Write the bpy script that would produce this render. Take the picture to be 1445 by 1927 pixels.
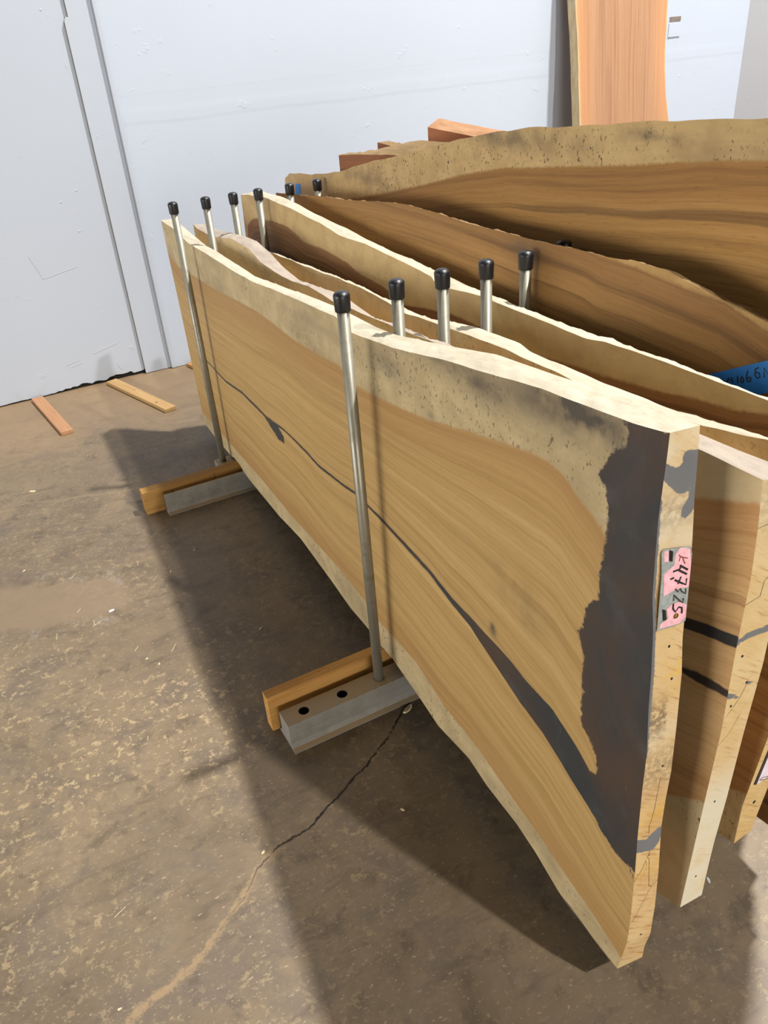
import bpy, bmesh, math, random
import numpy as np
from mathutils import Matrix, Vector

for o in list(bpy.data.objects): bpy.data.objects.remove(o)
SC = bpy.context.scene
COL = SC.collection
rnd = random.Random(7)

# ------------------------------------------------------------------ camera
cam_d = bpy.data.cameras.new('camera'); cam = bpy.data.objects.new('camera', cam_d); COL.objects.link(cam)
cam_d.sensor_fit = 'VERTICAL'; cam_d.sensor_height = 36.0; cam_d.lens = 36.0*1498.33/1927.0
cam_d.clip_start = 0.05; cam_d.clip_end = 200
yaw, pitch, roll = -0.458195, 1.024346, -0.0815375
cam.matrix_world = Matrix.Translation((-0.77247, -1.69800, 1.83290)) @ Matrix.Rotation(yaw, 4, 'Z') @ Matrix.Rotation(pitch, 4, 'X') @ Matrix.Rotation(roll, 4, 'Z')
SC.camera = cam

# ------------------------------------------------------------------ light
w = bpy.data.worlds.new('world'); SC.world = w; w.use_nodes = True
w.node_tree.nodes['Background'].inputs[0].default_value = (1.0, 0.93, 0.82, 1)
w.node_tree.nodes['Background'].inputs[1].default_value = 0.035
def lamp(name, loc, size, power, color, target=None):       # round high-bay lamps of the hall
    d = bpy.data.lights.new(name, 'AREA'); d.shape = 'DISK'; d.size = size; d.energy = power; d.color = color
    o = bpy.data.objects.new(name, d); COL.objects.link(o); o.location = loc
    return o
lamp('high_bay_lamp', (3.1, -8.1, 10.0), 0.36, 1600, (1.0, 0.985, 0.95))
lamp('high_bay_lamp', (4.15, -0.2, 10.0), 0.36, 2100, (1.0, 0.985, 0.955))
# two added fill lights, no such source seen: far to the left of the racks, and far behind the camera
def fill_light(loc, rz, wd, ht, power):
    d = bpy.data.lights.new('unseen_fill_light', 'AREA'); d.shape = 'RECTANGLE'; d.size = wd; d.size_y = ht; d.energy = power; d.color = (1.0, 0.97, 0.91)
    o = bpy.data.objects.new('unseen_fill_light', d); COL.objects.link(o); o.location = loc; o.rotation_euler = (math.radians(90), 0, math.radians(rz))
fill_light((-9.0, 0.8, 1.25), -90, 6.4, 2.4, 560)
fill_light((-1.5, -11.0, 1.35), 0, 5.0, 2.6, 520)

SC.view_settings.view_transform = 'Standard'; SC.view_settings.look = 'None'
SC.view_settings.exposure = 0.0; SC.view_settings.gamma = 1.0; SC.view_settings.use_curve_mapping = False

# ------------------------------------------------------------------ helpers
def lin(r, g, b):
    f = lambda c: (c/255/12.92) if c/255 <= .04045 else ((c/255+.055)/1.055)**2.4
    return (f(r), f(g), f(b), 1.0)
def tag(o, label=None, cat=None, group=None, kind=None):
    if label: o['label'] = label
    if cat: o['category'] = cat
    if group: o['group'] = group
    if kind: o['kind'] = kind
    return o
def link(name, me, mats=(), parent=None):
    o = bpy.data.objects.new(name, me); COL.objects.link(o)
    for m in mats: me.materials.append(m)
    if parent: o.parent = parent
    return o
def from_bm(name, bm, mats, parent=None, smooth=False, origin=None):
    bmesh.ops.recalc_face_normals(bm, faces=bm.faces)
    me = bpy.data.meshes.new(name)
    if origin is not None: bmesh.ops.translate(bm, verts=bm.verts, vec=-Vector(origin))
    bm.to_mesh(me); bm.free()
    if smooth:
        for p in me.polygons: p.use_smooth = True
    o = link(name, me, mats, parent)
    if origin is not None: o.location = origin
    return o
def bm_box(bm, x0, x1, y0, y1, z0, z1, bev=0.0):
    vs = [bm.verts.new(p) for p in ((x0,y0,z0),(x1,y0,z0),(x1,y1,z0),(x0,y1,z0),(x0,y0,z1),(x1,y0,z1),(x1,y1,z1),(x0,y1,z1))]
    fs = [bm.faces.new([vs[i] for i in f]) for f in ((3,2,1,0),(4,5,6,7),(0,1,5,4),(1,2,6,5),(2,3,7,6),(3,0,4,7))]
    if bev:
        es = list({e for f in fs for e in f.edges})
        bmesh.ops.bevel(bm, geom=es, offset=bev, segments=2, profile=.5, affect='EDGES')
def bm_lathe(bm, prof, n=24, mi=None):
    rings = []
    for r, z in prof:
        rings.append([bm.verts.new((r*math.cos(2*math.pi*i/n), r*math.sin(2*math.pi*i/n), z)) for i in range(n)] if r > 1e-6 else [bm.verts.new((0,0,z))])
    for a, b in zip(rings, rings[1:]):
        for i in range(n):
            j = (i+1) % n
            if len(a) == 1: bm.faces.new((a[0], b[i], b[j]))
            elif len(b) == 1: bm.faces.new((a[i], a[j], b[0]))
            else: bm.faces.new((a[i], a[j], b[j], b[i]))

class G:
    """small node-graph writer"""
    def __init__(s, name):
        s.m = bpy.data.materials.new(name); s.m.use_nodes = True; s.t = s.m.node_tree; s.N = s.t.nodes; s.L = s.t.links
        s.b = s.N['Principled BSDF']
    def put(s, sock, v):
        if hasattr(v, 'is_linked'): s.L.new(v, sock)
        elif isinstance(v, (tuple, list)):
            n = len(sock.default_value); sock.default_value = tuple(v)[:n] if len(v) >= n else tuple(v)+(1,)*(n-len(v))
        else: sock.default_value = v
    def attr(s, name, out='Vector'):
        n = s.N.new('ShaderNodeAttribute'); n.attribute_name = name; return n.outputs[out]
    def obj(s): return s.N.new('ShaderNodeTexCoord').outputs['Object']
    def geo(s): return s.N.new('ShaderNodeNewGeometry').outputs['Position']
    def sep(s, v):
        n = s.N.new('ShaderNodeSeparateXYZ'); s.put(n.inputs[0], v); return n.outputs[0], n.outputs[1], n.outputs[2]
    def comb(s, x, y, z):
        n = s.N.new('ShaderNodeCombineXYZ')
        for i, v in enumerate((x, y, z)): s.put(n.inputs[i], v)
        return n.outputs[0]
    def ma(s, op, a, b=0.0, c=None, clamp=False):
        n = s.N.new('ShaderNodeMath'); n.operation = op; n.use_clamp = clamp
        s.put(n.inputs[0], a); s.put(n.inputs[1], b)
        if c is not None: s.put(n.inputs[2], c)
        return n.outputs[0]
    def mul(s, a, b): return s.ma('MULTIPLY', a, b)
    def add(s, a, b): return s.ma('ADD', a, b)
    def sub(s, a, b): return s.ma('SUBTRACT', a, b)
    def mad(s, a, b, c): return s.ma('MULTIPLY_ADD', a, b, c)
    def vmul(s, v, k):
        n = s.N.new('ShaderNodeVectorMath'); n.operation = 'MULTIPLY'; s.put(n.inputs[0], v); s.put(n.inputs[1], k); return n.outputs[0]
    def vadd(s, v, k):
        n = s.N.new('ShaderNodeVectorMath'); n.operation = 'ADD'; s.put(n.inputs[0], v); s.put(n.inputs[1], k); return n.outputs[0]
    def noise(s, v, scale=1.0, det=4.0, rough=0.55, dist=0.0, color=False):
        n = s.N.new('ShaderNodeTexNoise'); s.put(n.inputs['Vector'], v); n.inputs['Scale'].default_value = scale
        n.inputs['Detail'].default_value = det; n.inputs['Roughness'].default_value = rough; n.inputs['Distortion'].default_value = dist
        return n.outputs['Color' if color else 'Fac']
    def voro(s, v, scale, feat='F1', out='Distance'):
        n = s.N.new('ShaderNodeTexVoronoi'); n.feature = feat; s.put(n.inputs['Vector'], v); n.inputs['Scale'].default_value = scale; return n.outputs[out]
    def sm(s, x, lo, hi, a=0.0, b=1.0):
        n = s.N.new('ShaderNodeMapRange'); n.interpolation_type = 'SMOOTHSTEP'; s.put(n.inputs[0], x)
        s.put(n.inputs[1], lo); s.put(n.inputs[2], hi); s.put(n.inputs[3], a); s.put(n.inputs[4], b); return n.outputs[0]
    def mix(s, f, a, b, mode='MIX'):
        n = s.N.new('ShaderNodeMix'); n.data_type = 'RGBA'; n.blend_type = mode; s.put(n.inputs[0], f); s.put(n.inputs[6], a); s.put(n.inputs[7], b); return n.outputs[2]
    def ramp(s, f, stops):
        n = s.N.new('ShaderNodeValToRGB'); s.put(n.inputs[0], f); e = n.color_ramp.elements
        while len(e) < len(stops): e.new(0.5)
        for k, (p, c) in zip(e, stops): k.position = p; k.color = c
        return n.outputs[0]
    def bump(s, h, strength, dist):
        n = s.N.new('ShaderNodeBump'); n.inputs['Strength'].default_value = strength; n.inputs['Distance'].default_value = dist; s.put(n.inputs['Height'], h); return n.outputs[0]
    def out(s, col, rough=.6, normal=None, metal=0.0, spec=None):
        s.put(s.b.inputs['Base Color'], col); s.put(s.b.inputs['Roughness'], rough); s.put(s.b.inputs['Metallic'], metal)
        if normal is not None: s.put(s.b.inputs['Normal'], normal)
        if spec is not None: s.put(s.b.inputs['Specular IOR Level'], spec)
        return s.m

def sd_line(P, line):
    """signed distance from points P (n,2) to a polyline, and the position along it 0..1"""
    L = np.asarray(line, float)[:, :2]; best = np.full(len(P), 1e9); sg = np.ones(len(P)); tt = np.zeros(len(P))
    seg = np.hypot(*(L[1:]-L[:-1]).T); cum = np.r_[0, np.cumsum(seg)]
    for i in range(len(L)-1):
        d = L[i+1]-L[i]; r = P-L[i]; t = np.clip((r@d)/(d@d), 0, 1); q = r-t[:, None]*d; dist = np.hypot(q[:, 0], q[:, 1])
        k = dist < best; best[k] = dist[k]; sg[k] = np.sign(d[0]*r[k, 1]-d[1]*r[k, 0]); tt[k] = (cum[i]+t[k]*seg[i])/cum[-1]
    return best*sg, tt
def sd_poly(P, poly):
    """signed distance to a closed polygon, positive inside"""
    L = np.asarray(poly, float); L = np.vstack([L, L[:1]]); dist = np.abs(sd_line(P, L)[0]); ins = np.zeros(len(P), bool)
    for (x0, y0), (x1, y1) in zip(L[:-1], L[1:]):
        if y0 == y1: continue
        c = ((y0 > P[:, 1]) != (y1 > P[:, 1])) & (P[:, 0] < (x1-x0)*(P[:, 1]-y0)/(y1-y0)+x0); ins ^= c
    return np.where(ins, dist, -dist)
def curve_y(pts):                       # polyline (y, z) -> function z(y)
    a = np.array(sorted((p[0], p[1]) for p in pts)); return lambda y: np.interp(y, a[:, 0], a[:, 1])
def curve_z(pts):                       # polyline (y, z) -> function y(z)
    a = np.array(sorted((p[1], p[0]) for p in pts)); return lambda z: np.interp(z, a[:, 0], a[:, 1])
def wob(seed, amp):                     # small smooth irregularity of a sawn or debarked edge
    r = random.Random(seed); ks = [(r.uniform(5, 12), r.uniform(0, 6), .55), (r.uniform(16, 34), r.uniform(0, 6), .3), (r.uniform(50, 80), r.uniform(0, 6), .10)]
    return lambda y: amp*sum(a*np.sin(f*y+p) for f, p, a in ks)
def ribbon(bm, pts, width, frame, lift=.0006):
    """pen stroke: polyline of 2-D points laid on a surface; frame maps (a, b) to a 3-D point and gives the outward normal"""
    fn, nrm = frame; P = [Vector(fn(*p)) for p in pts]; n = Vector(nrm); rows = []
    for i, p in enumerate(P):
        d = (P[min(i+1, len(P)-1)]-P[max(i-1, 0)]).normalized(); s = d.cross(n).normalized()*width/2
        e = d*(width*.35) if i == len(P)-1 else (-d*(width*.35) if i == 0 else Vector())
        rows.append([bm.verts.new(p+s+e+n*lift), bm.verts.new(p-s+e+n*lift), bm.verts.new(p-s+e), bm.verts.new(p+s+e)])
    for a, b in zip(rows, rows[1:]):
        for i in range(4): bm.faces.new((a[i], a[(i+1) % 4], b[(i+1) % 4], b[i]))
    bm.faces.new(rows[0]); bm.faces.new(rows[-1][::-1])
def sheet(bm, poly, frame, lift, thick=.0006):
    """thin solid piece of paper or tape with outline poly on a surface"""
    fn, nrm = frame; n = Vector(nrm); a = [bm.verts.new(Vector(fn(*p))+n*(lift+thick)) for p in poly]; b = [bm.verts.new(Vector(fn(*p))+n*lift) for p in poly]
    bm.faces.new(a); bm.faces.new(b[::-1])
    for i in range(len(a)):
        j = (i+1) % len(a); bm.faces.new((a[i], b[i], b[j], a[j]))

# ------------------------------------------------------------------ measured outlines, metres: (y, z) on slab faces, (s, z) on slab ends
D = {}; TS = {}; BT = {}
D['s1_top']=[(2.3407,1.114),(2.0931,1.1153),(1.8296,1.0939),(1.4645,1.1046),(1.2228,1.1097),(0.9577,1.1187),(0.5777,1.154),(0.2142,1.1844),(0.1104,1.1678),(-0.1231,1.1937),(-0.3828,1.2407),(-0.486,1.2565),(-0.7007,1.2905),(-0.8447,1.3044),(-0.9196,1.3106),(-0.9822,1.321),(-0.9946,1.3245)]
D['s1_topb']=[(2.5097,1.1112),(2.3603,1.1063),(2.1878,1.1036),(1.9945,1.0919),(1.7778,1.0845),(1.6168,1.0888),(1.1171,1.09),(0.6164,1.1396),(0.3673,1.1607),(0.2678,1.1649),(0.1029,1.1721),(-0.0242,1.1849),(-0.193,1.214),(-0.2843,1.2316),(-0.4644,1.2646),(-0.5848,1.2764),(-0.7515,1.2942),(-0.8462,1.3043),(-0.9338,1.3119),(-0.9907,1.3181)]
D['s1_bot']=[(2.2474,0.0874),(2.0553,0.0862),(1.6978,0.1062),(1.3702,0.1078),(1.0593,0.1214),(0.7983,0.1546),(0.5141,0.1404),(0.3224,0.1279),(0.1686,0.1405),(0.0934,0.1371),(-0.0006,0.1463),(-0.1531,0.1306),(-0.2851,0.1124),(-0.4535,0.1419),(-0.5409,0.1281),(-0.6807,0.1291),(-0.7546,0.1165),(-0.853,0.0825),(-0.8937,0.0872),(-0.9722,0.0815),(-1.0522,0.0851)]
D['s1_lsap']=[(2.2061,0.1496),(1.8973,0.1735),(1.6545,0.1873),(1.2783,0.2092),(0.8509,0.2192),(0.4094,0.2523),(0.1425,0.2495),(0.0707,0.2384),(-0.1641,0.2611),(-0.3158,0.2257),(-0.4977,0.2259),(-0.6588,0.2036),(-0.7681,0.1901),(-0.8531,0.1732),(-0.9628,0.1587),(-1.0516,0.135)]
D['s1_heart']=[(2.3283,0.9606),(2.1161,0.9321),(1.9133,0.9465),(1.61,0.9629),(1.2815,0.9894),(0.9662,1.0128),(0.8529,1.0147),(0.5964,1.0161),(0.3856,1.0298),(0.2246,1.0442),(0.1261,1.0209),(-0.1291,1.0489),(-0.2974,1.075),(-0.4508,1.1113),(-0.5669,1.136),(-0.6623,1.1549),(-0.7294,1.1616),(-0.7741,1.1551),(-0.8129,1.1342),(-0.8557,1.1165),(-0.886,1.0981)]
D['s1_near']=[(-0.9946,1.3245),(-0.9955,1.2783),(-0.9951,1.2449),(-0.9951,1.1833),(-1.0002,1.1054),(-1.0047,1.0475),(-1.0161,0.9861),(-1.0249,0.9038),(-1.0305,0.8283),(-1.0414,0.7318),(-1.0438,0.6423),(-1.0497,0.5256),(-1.0569,0.4281),(-1.0646,0.2892),(-1.0662,0.2045),(-1.0522,0.0851)]
D['s1_nearb']=[(-0.9907,1.3188),(-0.995,1.2771),(-1.0012,1.2072),(-1.0103,1.1349),(-1.0153,1.0839),(-1.0186,1.0151),(-1.0234,0.9489),(-1.0339,0.8792),(-1.0424,0.7616),(-1.0481,0.6541),(-1.0471,0.5806),(-1.0488,0.501),(-1.0607,0.3851),(-1.0678,0.2775),(-1.0696,0.1865),(-1.0607,0.124)]
D['s1_far']=[(2.3407,1.114),(2.3283,0.9606),(2.2899,0.6719),(2.2695,0.3963),(2.2448,0.1646),(2.2474,0.0874)]
D['s1_resin']=[(-0.9005,1.3173),(-0.9015,1.3107),(-0.9151,1.2853),(-0.9139,1.2683),(-0.8795,1.2484),(-0.8724,1.228),(-0.8584,1.1955),(-0.8813,1.1802),(-0.8913,1.1436),(-0.8881,1.0815),(-0.8855,1.035),(-0.8852,0.9636),(-0.8586,0.9314),(-0.8517,0.8806),(-0.8417,0.8522),(-0.8614,0.8184),(-0.8622,0.7678),(-0.8683,0.7021),(-0.8698,0.6558),(-0.9044,0.6265),(-0.9263,0.6008),(-0.9266,0.5714),(-0.9018,0.5493),(-0.8951,0.5036),(-0.9281,0.4611),(-0.9559,0.4336),(-0.9944,0.4159),(-1.0539,0.4185),(-1.145,0.4453),(-1.1523,0.8617),(-1.0717,1.3667),(-0.989,1.3247)]
D['s1_crack']=[(2.049,0.561,0.0062),(1.8887,0.5424,0.0053),(1.5883,0.5421,0.006),(1.3305,0.5766,0.0072),(1.1131,0.5823,0.0077),(1.0136,0.5845,0.0066),(0.8016,0.6127,0.0048),(0.6041,0.6173,0.0068),(0.4868,0.6122,0.006),(0.2912,0.6354,0.0051),(0.1891,0.6526,0.0051),(0.1019,0.6546,0.0055),(-0.015,0.6558,0.0069),(-0.1481,0.6491,0.0082),(-0.2696,0.6433,0.0081),(-0.3805,0.6237,0.0107),(-0.4636,0.6188,0.0152),(-0.5222,0.608,0.0233),(-0.5726,0.5996,0.0306),(-0.6261,0.5891,0.0384),(-0.6776,0.5761,0.0417),(-0.7735,0.5656,0.0485),(-0.8508,0.5341,0.0495),(-0.9101,0.5035,0.0439),(-0.9419,0.4824,0.0361)]
D['s1_blob']=[(1.0422,0.5803,0.0086),(0.9582,0.5747,0.0216),(0.8893,0.569,0.0301),(0.8446,0.5653,0.0169)]
D['e1_resin']=[(1.1565,1.2799),(0.9951,1.2806),(0.687,1.2852),(0.5503,1.2845),(0.5187,1.2771),(0.5163,1.268),(0.3724,1.2626),(0.1304,1.2709),(-0.0469,1.2791),(-0.0111,1.25),(0.1716,1.2369),(0.5056,1.2175),(0.6757,1.2158),(0.8354,1.2224),(0.8091,1.2065),(0.6552,1.1925),(0.6211,1.179),(0.7795,1.1719),(0.9821,1.1844),(1.2998,1.1801)]
D['e1_band']=[(-0.1129,0.5157),(0.0216,0.5102),(0.4014,0.4963),(0.594,0.5043),(0.7314,0.5043),(0.9877,0.5083),(1.0585,0.4885),(0.9405,0.4685),(0.701,0.455),(0.5115,0.4602),(-0.0264,0.4764),(-0.1173,0.4802)]
D['e1_crack']=[(0.6213,0.6462),(0.6024,0.609),(0.5887,0.5768),(0.5176,0.5456),(0.4462,0.5305),(0.4705,0.5099)]
D['e1_crack2']=[(0.5597,0.4581),(0.5631,0.4352),(0.5945,0.3987),(0.6478,0.3571),(0.6229,0.2933),(0.3463,0.2366)]
D['e1_tag']=[(0.1121,1.1285),(0.9674,1.1218),(1.0043,0.9817),(0.0971,0.9858)]
D['e1_holes']=[(0.5523,0.9435),(0.6524,0.6809),(0.5675,0.2045),(0.6775,0.8765)]
D['s2_top']=[(2.206,1.0984),(2.1457,1.0909),(1.9828,1.0905),(1.8114,1.1027),(1.5902,1.1333),(1.4046,1.1362),(1.3455,1.1354),(1.2291,1.1105),(1.0615,1.1041),(0.8894,1.1073),(0.7421,1.1235),(0.6375,1.1217),(0.5391,1.12),(-0.9351,1.2336),(-1.0553,1.2359)]
D['s2_topb']=[(2.2808,1.0869),(1.9622,1.0974),(1.7412,1.1195),(1.584,1.1356),(1.424,1.141),(1.2853,1.124),(1.1599,1.0958),(0.9609,1.0806),(0.7998,1.094),(0.6651,1.1085),(0.5473,1.1094),(0.2644,1.0959),(0.1613,1.1182),(-0.0013,1.1301),(-0.8824,1.2224),(-1.0169,1.2279)]
D['s2_near']=[(-1.0563,1.2384),(-1.0652,1.1542),(-1.0708,1.0652),(-1.0707,0.9347),(-1.0727,0.8412),(-1.0756,0.7399),(-1.0726,0.5854),(-1.0698,0.4081),(-1.0668,0.2062)]
D['s2_nearb']=[(-1.0847,0.8715),(-1.079,0.7014),(-1.0756,0.5263),(-1.0704,0.3786),(-1.0697,0.3144)]
D['s2_bot']=[(-0.9998,0.1744),(-1.0668,0.2062)]
D['s2_crackA']=[(-0.963,0.9025),(-0.9986,0.9165),(-1.0346,0.9267),(-1.0702,0.9374)]
D['s2_crackB']=[(-0.9691,0.7993),(-1.0207,0.8143),(-1.0513,0.8183),(-1.0743,0.8247)]
D['s2_sap']=[(-0.9418,1.1454),(-0.9834,1.1634),(-1.0599,1.1917)]
D['s2_lsap']=[(-0.9911,0.4786),(-1.0264,0.5125),(-1.0692,0.5489)]
D['s3_top']=[(1.4519,1.0833),(1.093,1.0976),(0.7507,1.1236),(0.5087,1.1263),(0.3954,1.1208),(0.2902,1.1188),(0.1082,1.1387),(0.0308,1.1413),(-0.0945,1.1511),(-0.5097,1.1649),(-0.8269,1.1929),(-0.9616,1.2201)]
D['s3_topb']=[(1.6334,1.0414),(1.2533,1.0583),(0.8915,1.0855),(0.6353,1.0908),(0.5023,1.0889),(0.2122,1.1041),(0.1346,1.124),(-0.0376,1.1438),(-0.2004,1.1507),(-0.2427,1.145),(-0.4578,1.1543),(-0.6558,1.1599),(-0.7576,1.1666),(-0.9177,1.1906)]
D['s3_near']=[(-1.0849,0.657),(-1.0686,0.4446),(-1.0707,0.329)]
D['s3_nearb']=[(-1.0761,0.4676),(-1.0669,0.3541)]
D['s3_bot']=[(-1.0284,0.3177),(-1.0707,0.329)]
D['s4_top']=[(2.1316,1.2038),(2.0227,1.2202),(1.8083,1.2331),(1.5121,1.2306),(1.1947,1.2198),(1.0117,1.2003),(0.7988,1.2043),(0.585,1.2008),(0.3521,1.19),(0.3222,1.1698),(0.0849,1.1883),(-0.1476,1.1906),(-0.3474,1.1934),(-0.4162,1.2035),(-0.6348,1.2102),(-0.8493,1.212)]
D['s4_topb']=[(2.1925,1.1991),(1.9595,1.2332),(1.6854,1.237),(1.3523,1.2202),(0.8858,1.1966),(-0.4159,1.1832),(-0.5848,1.184),(-0.8092,1.1856)]
D['s4_heart']=[(2.1003,1.0615),(2.0374,1.099),(1.9605,1.1239),(1.7283,1.1444),(1.5425,1.1469),(1.3647,1.1204),(1.1479,1.1225),(0.9429,1.1098),(0.8788,1.0951),(0.6799,1.086),(0.5293,1.0569),(0.2486,1.1019),(0.1046,1.1009),(-0.1489,1.0941),(-0.2977,1.1176),(-0.4411,1.1266),(-0.5818,1.1392),(-0.6871,1.1579),(-0.7869,1.1665),(-0.8551,1.1853)]
D['s4_far']=[(2.1314,1.2035),(2.1585,0.9598)]
D['s5_top']=[(1.9182,1.2167),(1.6651,1.2376),(1.4048,1.2664),(1.1779,1.2821),(0.9808,1.3039),(0.7116,1.3249),(0.5525,1.3265),(0.3354,1.3256),(0.0227,1.3306),(-0.1648,1.3356),(-0.272,1.3379),(-0.3587,1.3469),(-0.45,1.3469),(-0.5457,1.3325),(-0.6343,1.3192),(-0.7339,1.3049)]
D['s5_sap']=[(-0.2492,1.3356),(-0.3708,1.3348),(-0.4919,1.3243),(-0.6264,1.3173),(-0.7379,1.2868)]
D['s5_tape']=[(-0.6229,1.164),(-0.7498,1.2321),(-0.7636,1.1695),(-0.7493,1.159)]
D['s5_text']=[(-0.68,1.1605),(-0.7493,1.2058)]
D['s6_top']=[(2.273,1.2237),(2.1963,1.2552),(1.9011,1.2787),(1.5748,1.3265),(1.275,1.386),(0.9614,1.4445),(0.7112,1.4925),(0.508,1.5278),(0.34,1.5556),(0.3395,1.5544),(0.2252,1.5726),(-0.0201,1.5885),(-0.2407,1.6074),(-0.3748,1.6186),(-0.5559,1.6341)]
D['s6_heart']=[(2.0696,1.1207),(1.4081,1.2376),(1.1617,1.2886),(0.7824,1.3639),(0.5429,1.4176),(0.3383,1.4535),(0.3379,1.4557),(0.0068,1.4919),(-0.2243,1.5156),(-0.3367,1.5336),(-0.4624,1.5491),(-0.5726,1.5581)]
D['s6_tape']=[(2.1283,1.2141),(2.0595,1.2218),(2.0766,1.1718),(2.1464,1.1633)]
D['s6_far']=[(2.273,1.2237),(2.301,1.1514)]
TS['K1']=[(0.6101,1.1142),(0.6475,1.111),(0.8588,1.1046)]
TS['K2']=[(0.6475,1.111),(0.6212,1.1036)]
TS['K3']=[(0.704,1.1092),(0.7943,1.0965)]
TS['f1']=[(0.4832,1.0875),(0.6106,1.0881),(0.8645,1.076)]
TS['f2']=[(0.6257,1.0874),(0.6757,1.0902),(0.6525,1.0953),(0.8809,1.0839)]
TS['v1']=[(0.4112,1.0753),(0.4878,1.0756)]
TS['v2']=[(0.5436,1.0709),(0.729,1.0624),(0.883,1.0561),(0.8861,1.0662)]
TS['v3']=[(0.7082,1.073),(0.6425,1.0631)]
TS['t']=[(0.5709,1.0543),(0.6546,1.0471),(0.7187,1.0523),(0.7749,1.0456),(0.9041,1.0386),(0.8924,1.0479)]
TS['w']=[(0.548,1.0335),(0.5415,1.0438),(0.7292,1.0295),(0.851,1.0229),(0.8439,1.0307)]
TS['x']=[(0.5414,1.0267),(0.5345,1.0189),(0.6182,1.0104),(0.7172,1.0175),(0.8173,1.0143),(0.8351,1.0042)]
TS['staple1']=[(0.3304,1.1275),(0.4147,1.1246),(0.4181,1.1065),(0.3348,1.1092)]
TS['staple2']=[(0.2122,1.0241),(0.2989,1.0212),(0.344,1.0027),(0.2446,1.003)]
TS['tack']=[(0.6458,1.0026),(0.7652,1.003)]
TS['pink1']=[(0.1862,1.1268),(0.3058,1.1269),(0.3237,1.1076),(0.2038,1.1092)]
TS['pink2']=[(0.2119,1.0871),(0.4989,1.0985),(0.5086,1.1174),(0.6316,1.1259),(0.9126,1.1202),(0.9932,1.0902),(0.9984,1.0503),(0.5722,1.0533),(0.2236,1.0469)]
TS['pink3']=[(0.3425,1.0212),(0.5172,1.0277),(0.7345,1.0266),(0.9661,1.017),(1.0106,0.9928),(0.8047,0.9846),(0.1427,0.9894),(0.1794,0.9971),(0.4058,1.0022)]
TS['tagpoly']=[(0.123,1.1268),(0.1825,1.1303),(0.9417,1.1234),(1.0132,1.1091),(1.0167,1.0498),(1.0142,1.0004),(1.0073,0.9851),(0.8083,0.9826),(0.0848,0.9859),(0.1139,1.0299),(0.1541,1.0825)]
BT['M']=[(-0.6643,1.1589),(-0.6671,1.169),(-0.6727,1.1648),(-0.6736,1.1721),(-0.6789,1.1638)]
BT['a']=[(-0.6877,1.1787),(-0.6912,1.1669)]
BT['b']=[(-0.6988,1.1813),(-0.6964,1.1756),(-0.6994,1.1696),(-0.7032,1.1709),(-0.704,1.1781),(-0.6988,1.1813)]
BT['c']=[(-0.7097,1.1975),(-0.7088,1.1855),(-0.7136,1.1763),(-0.72,1.1784),(-0.7205,1.1864),(-0.7149,1.1865),(-0.7115,1.1806)]
BT['d']=[(-0.7324,1.2119),(-0.7263,1.2067),(-0.7276,1.1955),(-0.7344,1.19),(-0.74,1.1947),(-0.7372,1.2025),(-0.7287,1.2007)]
BT['N']=[(-0.7497,1.1979),(-0.7453,1.2155),(-0.7612,1.2026),(-0.7569,1.2219)]

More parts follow.
